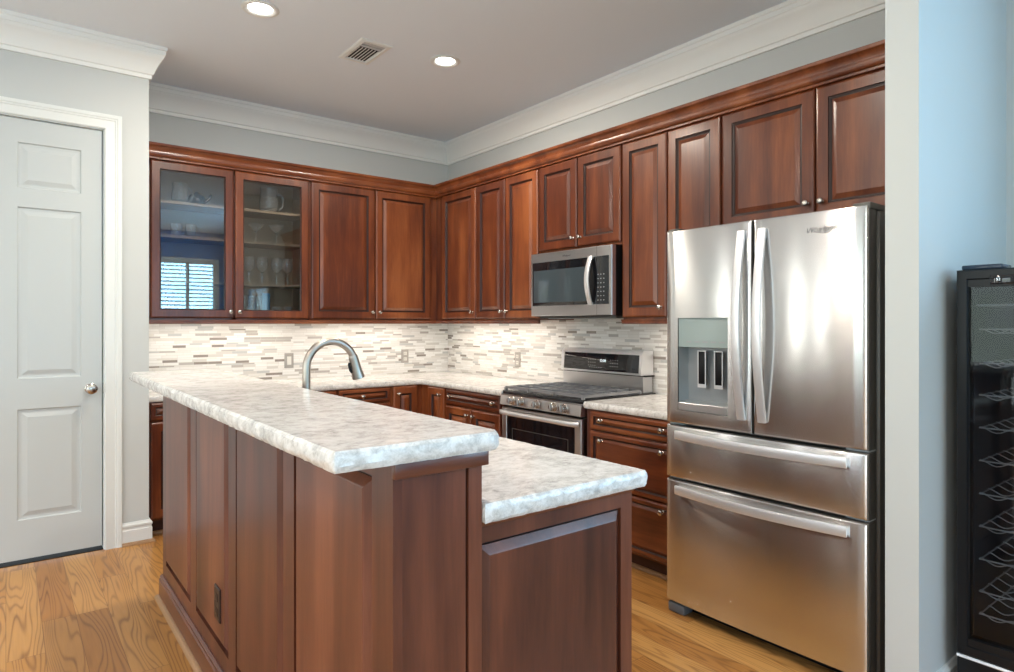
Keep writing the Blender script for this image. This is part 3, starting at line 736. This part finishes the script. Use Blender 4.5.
# skirting with shoe
SK = [(0, .02), (.015, .02), (.015, .092), (.011, .098), (.012, .108), (.004, .117), (0, .117)]
bm = bmesh.new(); sweep(bm, [(IXM + .0, IY1), (IX0, IY1), (IX0, IY0), (IXM, IY0)], [(o, z if z > .03 else 0) for o, z in SK], 1); obj('skirting', bm, isl_y, t)
bm = bmesh.new(); sweep(bm, [(IXM, IY1 + .015), (IX0 - .015, IY1 + .015), (IX0 - .015, IY0 - .015), (IXM, IY0 - .015)], SH, 1); struct('trim_6', bm, M_oak, 'oak shoe moulding along the foot of the island')
outlet('x', (IX0 - .006, 2.408, .336), 'dark brown socket plate low on the long panelled side of the island', 'duplex', M_brown, M_brown)

# sink and faucet in the lower worktop
t = thing('kitchen_sink', 'stainless undermount sink behind the raised bar', 'sink', (1.145, 2.5, LT - .2))
bm = bmesh.new(); fr = lambda u, v, o: (1.018 + u, 2.128 + v, LB - .002 - o)
rings(bm, fr, .254, .744, [(-.012, 0), (0, 0), (.004, .16), (.03, .185), (.05, .188)], cap=False); f_ = [bm.verts.new(fr(u, v, .188)) for u, v in ((.05, .05), (.204, .05), (.204, .694), (.05, .694))]; bm.faces.new(f_)
obj('bowl', bm, M_steel_d, t)
bm = bmesh.new(); lathe(bm, [(.04, 0), (.04, .003), (.02, .001), (.001, .001)], 20, (1.145, 2.5, LB - .188)); obj('drain', bm, M_nickel, t)
t = thing('faucet', 'brushed nickel gooseneck faucet with pull down spray head behind the bar', 'faucet', (.940, 2.5, LT))
bm = bmesh.new(); lathe(bm, [(.030, 0), (.030, .004), (.024, .010), (.021, .050), (.017, .056)], 24, (.940, 2.5, LT)); obj('base', bm, M_faucet, t, 40)
pts = [(.940, 2.5, LT + .04 + .02 * i) for i in range(9)]; cz_, rad_ = 1.142, .103
pts += [(.940 + rad_ - rad_ * math.cos(a), 2.5, cz_ + rad_ * 1.02 * math.sin(a)) for a in [R(6 + 7.5 * i) for i in range(21)]]
bm = bmesh.new(); tube(bm, pts, .0155, 16); obj('gooseneck', bm, M_faucet, t, 60)
e1 = Vector(pts[-1]); dn = (Vector((1.168, 2.5, 1.072)) - e1).normalized(); hp = [e1 + dn * s for s in (-.006, .0, .006, .05, .085, .096, .098)]
rs = [.0155, .019, .019, .021, .0255, .0265, .020]
bm = bmesh.new(); tube(bm, hp, lambda i: rs[i], 18); hd = obj('spray_head', bm, M_faucet, t, 45)
bm = bmesh.new(); c = e1 + dn * .045 + Vector((-.021, 0, -.004)); tube(bm, [c - dn * .020, c - dn * .012 + Vector((-.005, 0, 0)), c + dn * .012 + Vector((-.005, 0, 0)), c + dn * .022], .006, 8); obj('spray_button', bm, M_black, hd)
bm = bmesh.new(); tube(bm, [(.940, 2.478, LT + .035), (.940, 2.44, LT + .045), (.945, 2.40, LT + .075)], .006, 8); obj('lever', bm, M_faucet, t)
# ------------------------------------------------------------------ refrigerator
FXF, FY0, FY1 = 2.400, 1.008, 1.887
t = thing('refrigerator', 'large stainless steel french door refrigerator with two drawers and water dispenser', 'refrigerator', (2.8, 1.45, 0))
bm = bmesh.new(); box(bm, 2.478, 3.20, FY0 - .012 + .002, FY1 + .006, .05, 1.728, 0, .006); obj('body', bm, M_dkgrey, t)
def slabdoor(y1, y0, z0, z1, hole=None, bow=.010, y_c=1.4475, y_h=.44):
    """door skin with softly bowed front; hole = (y1, y0, z0, z1) leaves a recess opening"""
    bm = bmesh.new()
    def xf(y): return FXF + bow * ((y - y_c) / y_h) ** 2 - bow
    ys = [y1, y1 - .004, y1 - .012]; k = 10
    ys += [y1 - .012 - (y1 - y0 - .024) * i / k for i in range(1, k)] + [y0 + .012, y0 + .004, y0]
    zs = [z0, z0 + .004, z0 + .012, z1 - .012, z1 - .004, z1]
    if hole:
        ys = sorted(set([v for v in ys if not any(abs(v - h) < .008 for h in hole[:2])] + [hole[0], hole[1]]), reverse=True)
        zs = sorted(zs + [hole[2], hole[3]])
    def edge(y, z):
        r = .012; d = 0
        for q in (y1 - y, y - y0, z - z0, z1 - z):
            if q < r: d = max(d, r - math.sqrt(max(0, r * r - (r - q) ** 2)))
        return d
    V = {(i, j): bm.verts.new((xf(y) + edge(y, z), y, z)) for i, y in enumerate(ys) for j, z in enumerate(zs)}
    hs = lambda y, z: hole and hole[1] < y < hole[0] and hole[2] < z < hole[3]
    for i in range(len(ys) - 1):
        for j in range(len(zs) - 1):
            if hs((ys[i] + ys[i + 1]) / 2, (zs[j] + zs[j + 1]) / 2): continue
            bm.faces.new((V[i, j], V[i + 1, j], V[i + 1, j + 1], V[i, j + 1]))
    nI, nJ = len(ys) - 1, len(zs) - 1; xb = FXF + .066
    per = [(i, 0) for i in range(nI)] + [(nI, j) for j in range(nJ)] + [(i, nJ) for i in range(nI, 0, -1)] + [(0, j) for j in range(nJ, 0, -1)]
    bk = [bm.verts.new((xb, ys[i], zs[j])) for i, j in per]
    for q in range(len(per)):
        a, b_ = V[per[q]], V[per[(q + 1) % len(per)]]
        f = bm.faces.new((a, bk[q], bk[(q + 1) % len(per)], b_)); f.material_index = 1
    f = bm.faces.new(bk); f.material_index = 1
    return bm
DH = (1.819, 1.560, .930, 1.345)
dl = obj('door', slabdoor(FY1, 1.4515, .868, 1.742, DH), [M_steel, M_dkgrey], t, 40)
dr = obj('door', slabdoor(1.4435, FY0, .868, 1.742), [M_steel, M_dkgrey], t, 40)
d1 = obj('drawer', slabdoor(FY1, FY0, .620, .858), [M_steel, M_dkgrey], t, 40)
d2 = obj('drawer', slabdoor(FY1, FY0, .052, .610), [M_steel, M_dkgrey], t, 40)
def vhandle(y, lean, parent):
    zc, hh = 1.312, .388
    pts = [(FXF - .016 - .046 * math.cos(PI / 2 * s), y, zc + hh * s) for s in [-1 + 2 * i / 24 for i in range(25)]]
    bm = bmesh.new(); tube(bm, pts, 0, flat=(.017, .007, (0, 1, 0)))
    for s in (-1, 1): box(bm, FXF - .022, FXF + .0, y - .012, y + .012, zc + s * hh * .95 - .018, zc + s * hh * .95 + .018)
    obj('handle', bm, M_handle, parent, 40, label='bowed satin steel bar handle')
vhandle(1.492, 0, dl); vhandle(1.400, 0, dr)
def hhandle(z, parent):
    yc, hh = 1.4475, .375
    pts = [(FXF - .016 - .040 * math.cos(PI / 2 * s), yc - hh * s, z) for s in [-1 + 2 * i / 24 for i in range(25)]]
    bm = bmesh.new(); tube(bm, pts, 0, flat=(.019, .007, (0, 0, 1)))
    for s in (-1, 1): box(bm, FXF - .022, FXF + .004, yc + s * hh * .95 - .018, yc + s * hh * .95 + .018, z - .012, z + .012)
    obj('handle', bm, M_handle, parent, 40, label='bowed satin steel bar handle')
hhandle(.818, d1); hhandle(.570, d2)
bm = bmesh.new(); rings(bm, frame_x(FXF + .001, DH[0], 1.214), DH[0] - DH[1], 1.345 - 1.214, [(0, -.03), (0, -.002), (.002, 0)]); pn = obj('dispenser_panel', bm, M_disp, dl, label='pale grey control panel')
bm = bmesh.new()
for i in range(5): rings(bm, lambda u, v, o: frame_x(FXF + .001, 1.775 - i * .042, 1.236)(u, v, o), .026, .006, [(0, -.001), (0, .0004)])
obj('touch_legend', bm, M_print, pn)
bm = bmesh.new(); y1, y0, z0, z1 = DH[0], DH[1], .965, 1.214
xi = FXF + .062
for q in (((FXF + .004, y1, z0), (xi, y1 - .01, z0 + .01), (xi, y1 - .01, z1), (FXF + .004, y1, z1)), ((FXF + .004, y0, z0), (xi, y0 + .01, z0 + .01), (xi, y0 + .01, z1), (FXF + .004, y0, z1)), ((xi, y1 - .01, z0 + .01), (xi, y0 + .01, z0 + .01), (xi, y0 + .01, z1), (xi, y1 - .01, z1)), ((FXF + .004, y1, z0), (FXF + .004, y0, z0), (xi, y0 + .01, z0 + .01), (xi, y1 - .01, z0 + .01)), ((FXF + .004, y1, z1), (FXF + .004, y0, z1), (xi, y0 + .01, z1), (xi, y1 - .01, z1))):
    bm.faces.new([bm.verts.new(p) for p in q])
obj('dispenser_recess', bm, M_recess, dl)
for yp in (1.715, 1.630):
    bm = bmesh.new(); box(bm, FXF + .030, FXF + .042, yp - .020, yp + .020, 1.045, 1.200, 0, .004); pd = obj('dispenser_paddle', bm, M_black, dl)
    bm = bmesh.new(); rings(bm, frame_x(FXF + .030, yp + .021, 1.040), .042, .16, [(0, -.002), (0, .002), (.004, .002), (.004, -.002)], closed=True); box(bm, FXF + .027, FXF + .032, yp - .02, yp + .02, 1.036, 1.052); obj('paddle_rim', bm, M_handle, pd)
bm = bmesh.new(); rings(bm, frame_x(FXF + .004, DH[0], .930), DH[0] - DH[1], .035, [(0, -.03), (0, .004), (.002, .006)]); obj('drip_tray', bm, M_steel_d, dl)
text('logo', 'Whirlpool', .030, M_logo, dr, face_nx(FXF - .0072, 1.166, 1.672, R(4)), shear=.35)
bm = bmesh.new(); tube(bm, [(FXF - .0070, 1.166 - .036 * math.cos(a), 1.671 + .014 * math.sin(a) - .012 * math.cos(a) * .3) for a in [R(150 + 9 * i) for i in range(24)]], .0009, 6); obj('logo_ring', bm, M_logo, dr)
for y in (FY0 + .03, FY1 - .03):
    bm = bmesh.new(); box(bm, 2.41, 2.54, y - .035 if y > 1.4 else y - .036, y + .028, 1.7285, 1.752, 0, .005); obj('hinge_cover', bm, M_dkgrey, t)
for z in (.863, .615):
    for y in (FY0 + .045, FY1 - .045):
        bm = bmesh.new(); box(bm, 2.425, 2.48, y - .04, y + .04, z - .0035, z + .0035); obj('hinge', bm, M_liner_l, t)
bm = bmesh.new(); box(bm, 2.475, 2.50, FY0 + .01, FY1 - .01, .004, .052); obj('toe_grille', bm, M_black, t)
for y in (FY1 - .05, FY0 + .05):
    bm = bmesh.new(); box(bm, 2.405, 2.475, y - .045, y + .045, .0, .047, 0, .010); obj('foot', bm, plain('grey_foot_cover', (.12, .13, .14), .4), t)

# ------------------------------------------------------------------ gas range
RY0, RY1, RXF = 2.629, 3.384, 2.585
RYC = (RY0 + RY1) / 2
t = thing('gas_range', 'stainless steel freestanding gas range with black cast iron grates', 'range', (2.9, RYC, 0))
bm = bmesh.new(); box(bm, 2.64, 3.245, RY0 + .003, RY1 - .003, .03, .855); obj('body', bm, M_dkgrey, t)
bm = bmesh.new(); box(bm, 2.600, 3.245, RY0, RY1, .855, .882, 0, .006); obj('cooktop', bm, plain('black_cooktop_enamel', (.02, .02, .022), .18), t)
bm = bmesh.new()
for sx in range(3):
    a = RY0 + .015 + sx * .2425; b_ = a + .236
    for yy in (a, b_): box(bm, 2.615, 3.105, yy - .006, yy + .006, .890, .906)
    for xx in (2.615, 2.735, 2.860, 2.985, 3.105): box(bm, xx - .006, xx + .006, a, b_, .892, .908)
    for yy in (a + .079, a + .157): box(bm, 2.63, 3.09, yy - .005, yy + .005, .894, .910)
    for xx in (2.615, 3.105):
        for yy in (a, b_): box(bm, xx - .009, xx + .009, yy - .008, yy + .008, .880, .900)
obj('grate', bm, M_iron, t)
for (x, y) in ((2.74, RY0 + .13), (2.74, RY1 - .13), (2.98, RY0 + .13), (2.98, RY1 - .13), (2.86, RYC)):
    bm = bmesh.new(); lathe(bm, [(.05, .882), (.048, .888), (.036, .889), (.035, .893), (.001, .894)], 20, (x, y, 0)); obj('burner', bm, M_iron, t)
bm = bmesh.new(); v = [(2.598, .858), (2.586, .850), (2.578, .790), (2.586, .786), (2.66, .786), (2.66, .858)]
sweep(bm, [(0, RY1), (0, RY0)], [(-a, b_) for a, b_ in v], 1); cp = obj('control_panel', bm, M_steel_d, t, 30)
for k, dy in enumerate((-.245, -.155, 0, .155, .245)):
    y = RYC + dy; z = .823; x = 2.581
    bm = bmesh.new(); lathe(bm, [(.026, 0), (.027, -.004), (.024, -.008), (.023, -.030), (.020, -.034), (.001, -.034)], 20, (x, y, z), 'x'); kb = obj('knob', bm, M_nickel, cp, 40)
    bm = bmesh.new(); box(bm, x - .042, x - .030, y - .0055, y + .0055, z - .022, z + .022, 0, .002); obj('grip', bm, M_black if False else M_steel_d, kb)
bm = bmesh.new(); OD0, OD1 = .200, .772
rings(bm, frame_x(2.640, RY1 - .004, OD0), RY1 - RY0 - .008, OD1 - OD0, [(0, 0), (0, .046), (.006, .052), (.052, .052), (.054, .049)], cap=False)
fr = frame_x(2.640, RY1 - .004, OD0); w_, h_ = RY1 - RY0 - .008, OD1 - OD0; f = bm.faces.new([bm.verts.new(fr(u, v, .049)) for u, v in ((.054, .054), (w_ - .054, .054), (w_ - .054, h_ - .054), (.054, h_ - .054))]); f.material_index = 1
od = obj('oven_door', bm, [M_steel_d, M_bglass], t)
bm = bmesh.new(); rings(bm, lambda u, v, o: fr(u + .11, v + .12, .0492 + o), w_ - .22, h_ - .25, [(0, 0), (0, .0006), (.004, .0006), (.004, 0)], closed=True); obj('window_border', bm, M_dkgrey, od)
pts = [(2.588 - .012 - .028 * min(1, (1 - abs(s)) * 6) ** .5, RYC - .365 * s, .742) for s in [-1 + 2 * i / 30 for i in range(31)]]
bm = bmesh.new(); tube(bm, pts, 0, flat=(.013, .010, (0, 0, 1))); obj('handle', bm, M_handle, od, 40)
bm = bmesh.new(); box(bm, 2.592, 2.64, RY0 + .004, RY1 - .004, .05, .190, 0, .005); obj('drawer', bm, M_steel_d, t)
# backguard
bm = bmesh.new(); prof = [(3.235, .884), (3.150, .884), (3.146, .985), (3.235, .985)]
sweep(bm, [(0, RY1 - .002), (0, RY0 + .024)], [(-a, b_) for a, b_ in prof], 1); obj('riser', bm, M_steel_d, t)
bm = bmesh.new(); prof = [(3.245, .992), (3.130, .992), (3.126, 1.000), (3.136, 1.128), (3.143, 1.142), (3.160, 1.148), (3.245, 1.148)]
sweep(bm, [(0, RY1), (0, RY0 + .022)], [(-a, b_) for a, b_ in prof], 1); bg = obj('backguard', bm, M_handle, t, 40)
sl = (.009 / .112)
cpx = lambda z: 3.126 + (z - 1.000) * sl
def onbg(u, v, o): return (cpx(1.006 + v) - o, RY1 - .030 - u, 1.006 + v)
bm = bmesh.new(); rings(bm, onbg, RY1 - RY0 - .072, .114, [(0, -.001), (0, .0015), (.002, .002)]); cg = obj('control_glass', bm, M_bglass, bg, label='black glass control panel')
bm = bmesh.new()
for r_ in range(3):
    for c_ in range(4):
        for off in (.24, .44): rings(bm, lambda u, v, o: onbg(u + off + c_ * .020, v + .030 + r_ * .020, o + .002), .007, .005, [(0, -.0002), (0, .0004)])
for c_ in range(6): rings(bm, lambda u, v, o: onbg(u + .25 + c_ * .021, v + .018, o + .002), .012, .004, [(0, -.0002), (0, .0004)])
obj('touch_legend', bm, M_print, cg)
text('clock_digits', '12:08', .026, M_led, cg, face_nx(cpx(1.07) - .0026, RY1 - .030 - .375, 1.072))
obj('gap_strip', B(3.152, 3.235, RY0 + .004, RY1 - .004, .984, .993), M_black, t)

# ------------------------------------------------------------------ microwave
MX, MZ0, MZ1 = 2.845, 1.366, 1.794
t = thing('microwave', 'stainless over the range microwave with black glass door under the short cabinet', 'microwave', (3.05, RYC, MZ0))
bm = bmesh.new(); box(bm, MX + .035, XW - .010, RY0 + .006, RY1 - .002, MZ0, MZ1); obj('body', bm, M_black, t)
bm = bmesh.new(); fr = frame_x(MX + .034, RY1 - .002, MZ0 + .004); w_, h_ = RY1 - RY0 - .008, MZ1 - MZ0 - .006
rings(bm, fr, w_, h_, [(0, 0), (0, .030), (.004, .034)], cap=True); fp = obj('front_panel', bm, M_steel_d, t)
bm = bmesh.new(); rings(bm, lambda u, v, o: fr(u + .018, v + .068, o + .034), w_ - .042, .292, [(0, -.002), (0, .001), (.002, .0015)]); bgp = obj('door_glass', bm, M_bglass, fp, label='black glass front')
bm = bmesh.new(); rings(bm, lambda u, v, o: fr(u + .030, v + .090, o + .0355), .50, .215, [(0, -.001), (0, .0003), (.001, .0004)]); obj('window', bm, plain('microwave_window', (.05, .065, .075), .05), bgp)
pts = [(MX - .014 - .034 * math.cos(PI / 2 * s), 2.800, 1.584 + .148 * s) for s in [-1 + i / 10 for i in range(21)]]
bm = bmesh.new(); tube(bm, pts, 0, flat=(.017, .006, (0, 1, 0)))
for s in (-1, 1): box(bm, MX - .018, MX + .002, 2.788, 2.812, 1.584 + s * .142 - .008, 1.584 + s * .142 + .008)
obj('handle', bm, M_handle, fp, 40)
bm = bmesh.new()
for r_ in range(7):
    for c_ in range(3): rings(bm, lambda u, v, o: fr(u + .630 + c_ * .024, v + .090 + r_ * .026, o + .0357), .009, .006, [(0, -.0003), (0, .0003)])
obj('keypad_legend', bm, M_print, bgp)
bm = bmesh.new(); box(bm, MX - .0006, MX + .002, 2.7585, 2.7600, MZ0 + .006, MZ0 + .070); box(bm, MX - .0006, MX + .002, 2.7585, 2.7600, MZ0 + .366, MZ1 - .003); obj('door_seam', bm, M_black, fp)
text('logo', 'Whirlpool', .018, M_logo, fp, face_nx(MX - .0012, 3.03, 1.757), shear=.3)
bm = bmesh.new(); box(bm, MX + .06, XW - .03, RY0 + .03, RY1 - .03, MZ0 - .012, MZ0); obj('vent_underside', bm, M_dkgrey, t)
bm = bmesh.new(); box(bm, MX + .09, MX + .20, RY1 - .33, RY1 - .08, MZ0 - .015, MZ0 - .011); obj('lamp_cover', bm, M_liner_l, t)

# ------------------------------------------------------------------ wine cooler
WX, WY1, WY0, WZT = 2.545, .785, .235, 1.500
t = thing('wine_cooler', 'tall black wine cooler with glass door and chrome wire racks', 'wine cooler', (2.82, .51, 0))
bm = bmesh.new(); panels_box(bm, WX + .055, 3.12, WY0, WY1, .06, WZT, '-x', .03, 0)
box(bm, WX + .075, 3.08, WY0 + .05, WY1 - .05, .0, .06)
obj('cabinet', bm, M_black, t)
bm = bmesh.new(); panels_box(bm, WX + .06, 3.088, WY0 + .031, WY1 - .031, .095, WZT - .031, '-x', .004, 0); obj('liner', bm, M_liner, t)
bm = bmesh.new(); rings(bm, frame_x(WX + .052, WY1, .205), WY1 - WY0, WZT - .205, [(0, 0), (0, .046), (.004, .052), (.030, .052), (.034, .046), (.034, 0)], closed=True)
box(bm, WX + .004, WX + .050, WY0 + .03, WY1 - .03, WZT - .058, WZT - .034); box(bm, WX + .004, WX + .050, WY0 + .03, WY1 - .03, .239, .262)
dfr = obj('door_frame', bm, M_black, t)
obj('glass_pane', B(WX + .018, WX + .024, WY0 + .033, WY1 - .033, .26, WZT - .056), M_tintpane, dfr)
bm = bmesh.new(); rings(bm, frame_x(WX + .004, WY1 - .095, WZT - .052), .085, .030, [(0, -.002), (0, .0045), (.001, .005)]); dp = obj('display', bm, M_bglass, dfr)
text('temperature_digits', '52', .012, M_led, dp, face_nx(WX - .0014, WY1 - .118, WZT - .036))
bm = bmesh.new(); box(bm, WX - .0015, WX + .01, WY1 - .40, WY1 - .20, WZT - .050, WZT - .024); obj('badge_strip', bm, M_gold, dfr)
bm = bmesh.new(); box(bm, WX + .012, WX + .055, WY0, WY1, .065, .190); obj('kick_panel', bm, M_black, t)
bm = bmesh.new(); tube(bm, [(WX + .004, WY1 - .002, .1975), (WX + .004, WY0 + .002, .1975)], .0055, 8); obj('chrome_strip', bm, M_wire, t)
obj('top_shelf', B(WX + .075, 3.07, WY0 + .036, WY1 - .036, 1.378, 1.386), M_liner_l, t, label='pale plastic shelf')
for zi, z in enumerate((1.300, 1.185, 1.075, .963, .850, .737, .625, .513, .402, .325)):
    bm = bmesh.new(); ya, yb = WY1 - .040, WY0 + .040
    for x in (WX + .09, 3.05): tube(bm, [(x, ya, z), (x, yb, z)], .0028, 6)
    for y in (ya - .004, yb + .004): tube(bm, [(WX + .09, y, z), (3.05, y, z)], .0028, 6)
    for xr in range(5):
        x = WX + .10 + xr * .085
        tube(bm, [(x, ya - (ya - yb) * i / 40, z + .002 - .017 * (.5 - .5 * math.cos(2 * PI * 5 * i / 40))) for i in range(41)], .0022, 6)
    obj('wire_rack', bm, M_wire, t)
t2 = thing('hinge_box', 'small dark flat box on top of the wine cooler', 'box', (WX + .06, WY1 - .07, WZT))
bm = bmesh.new(); box(bm, WX + .012, WX + .115, WY1 - .125, WY1 - .012, WZT + .0005, WZT + .016, 0, .004); obj('casing', bm, plain('dark_blue_plastic', (.02, .035, .06), .2), t2)
bm = bmesh.new(); box(bm, WX + .03, WX + .05, WY1 - .085, WY1 - .05, WZT + .0155, WZT + .018); obj('bright_cap', bm, M_liner_l, t2)

# ------------------------------------------------------------------ glassware in the display cabinet
def turned(name, label, cat, group, prof, mat=None, loc=(0, 0, 0), seg=24):
    o = obj(name, (lambda b_: (lathe(b_, prof, seg, (0, 0, 0), 'z', cap=False), b_)[1])(bmesh.new()), mat or M_glass, None, 50)
    o.location = loc; return tag(o, label, cat, group)
def thick(outer, th=.0022, floor=.004):
    """closed glass wall from an outer profile that starts at the foot"""
    inner = [(max(.0006, r - th), z) for r, z in outer if z >= floor]
    return [(.0005, outer[0][1])] + outer + list(reversed(inner)) + [(.0005, inner[0][1] if inner else floor)]
YG = 4.93
def jug(loc, label, mat=None, s=1.0):
    t = thing('glass_pitcher', label, 'pitcher', loc, 'pitchers on the top shelf'); x, y, z = loc
    bm = bmesh.new(); lathe(bm, [(r * s, z_ * s) for r, z_ in thick([(.040, 0), (.046, .004), (.052, .03), (.054, .06), (.048, .10), (.044, .125), (.050, .150)], .003, .008)], 28, loc, cap=False); obj('vessel', bm, mat or M_glass, t, 50)
    bm = bmesh.new(); tube(bm, [(x + s * (.044 + .040 * math.sin(a)), y, z + s * (.078 + .050 * math.cos(a))) for a in [R(4 + 11 * i) for i in range(16)]], .006 * s, 8); obj('handle', bm, mat or M_glass, t, 60)
    return t
jug((.955, YG, SHZ[2]), 'clear glass pitcher on the top shelf behind the left glass door')
jug((1.565, YG, SHZ[2]), 'clear glass pitcher on the top shelf behind the right glass door', None, 1.3)
t = thing('dark_teapot', 'dark metal pot on the top shelf behind the left glass door', 'pot', (1.075, 4.99, SHZ[2]))
bm = bmesh.new(); lathe(bm, [(.001, 0), (.045, 0), (.060, .03), (.062, .06), (.045, .09), (.018, .10), (.012, .112), (.001, .115)], 24, (1.075, 4.99, SHZ[2]), cap=False); obj('vessel', bm, M_pot, t, 50)
bm = bmesh.new(); tube(bm, [(1.13, 4.99, SHZ[2] + .05), (1.16, 4.99, SHZ[2] + .075), (1.175, 4.99, SHZ[2] + .105)], .009, 8); obj('spout', bm, M_pot, t, 60)
def cup(loc, label):
    t = thing('glass_mug', label, 'mug', loc, 'mugs on the middle shelf'); x, y, z = loc
    bm = bmesh.new(); lathe(bm, thick([(.026, 0), (.030, .003), (.032, .05), (.036, .10)], .0025, .006), 24, loc, cap=False); obj('vessel', bm, M_glass, t, 50)
    bm = bmesh.new(); tube(bm, [(x + .033 + .022 * math.sin(a), y, z + .055 + .030 * math.cos(a)) for a in [R(8 + 16 * i) for i in range(11)]], .004, 8); obj('handle', bm, M_glass, t, 60)
cup((.931, YG, SHZ[1]), 'tall glass mug behind the left glass door, left one of the pair')
cup((1.026, YG, SHZ[1]), 'tall glass mug behind the left glass door, right one of the pair')
TUM = thick([(.026, 0), (.029, .004), (.034, .06), (.037, .115)], .0025, .008)
for x, w in ((.965, 'left'), (1.050, 'right')): turned('tumbler', 'tall tumbler on the third shelf behind the left glass door, %s one' % w, 'glass', 'tumblers', TUM, None, (x, YG, SHZ[0]))
for i, x in enumerate((.84, .95, 1.06, 1.16)):
    turned('tumbler', 'tumbler on the bottom of the cabinet behind the left glass door, %s' % ('leftmost', 'second from left', 'second from right', 'rightmost')[i], 'glass', 'tumblers', TUM, None, (x, YG + .03, UB + .018))
MART = thick([(.036, 0), (.034, .003), (.005, .008), (.004, .080), (.010, .088), (.052, .135), (.058, .148)], .0018, .088)
for x, w in ((1.470, 'left'), (1.622, 'right')): turned('martini_glass', 'martini glass on the second shelf behind the right door, %s of the two' % w, 'glass', 'martini glasses', MART, None, (x, YG, SHZ[1]))
WINE = thick([(.034, 0), (.033, .003), (.005, .008), (.0045, .085), (.014, .093), (.036, .120), (.042, .150), (.038, .185), (.033, .205)], .0018, .093)
for x, w in ((1.420, 'leftmost'), (1.515, 'second from left'), (1.622, 'third from left'), (1.706, 'rightmost')): turned('wine_glass', 'stemmed wine glass on the third shelf behind the right door, %s' % w, 'glass', 'wine glasses', WINE, None, (x, YG, SHZ[0]))
SMALL = thick([(.026, 0), (.030, .004), (.037, .04), (.035, .075), (.033, .085)], .0025, .008)
for x, w in ((1.622, 'left'), (1.708, 'right')): turned('small_tumbler', 'small rounded tumbler at the bottom of the right glass cabinet, %s one' % w, 'glass', 'small tumblers', SMALL, None, (x, YG, UB + .018))
TALL = thick([(.019, 0), (.021, .004), (.023, .08), (.025, .165)], .0022, .010)
for x, w in ((1.385, 'leftmost'), (1.440, 'middle'), (1.485, 'rightmost')): turned('highball_glass', 'highball glass at the bottom of the right glass cabinet, %s' % w, 'glass', 'highball glasses', TALL, None, (x, YG, UB + .018))
turned('blue_vase', 'tall blue glass vessel among the highball glasses at the cabinet bottom', 'vase', None, thick([(.028, 0), (.029, .004), (.029, .10), (.030, .185)], .003, .008), M_bluegl, (1.553, YG + .03, UB + .018))
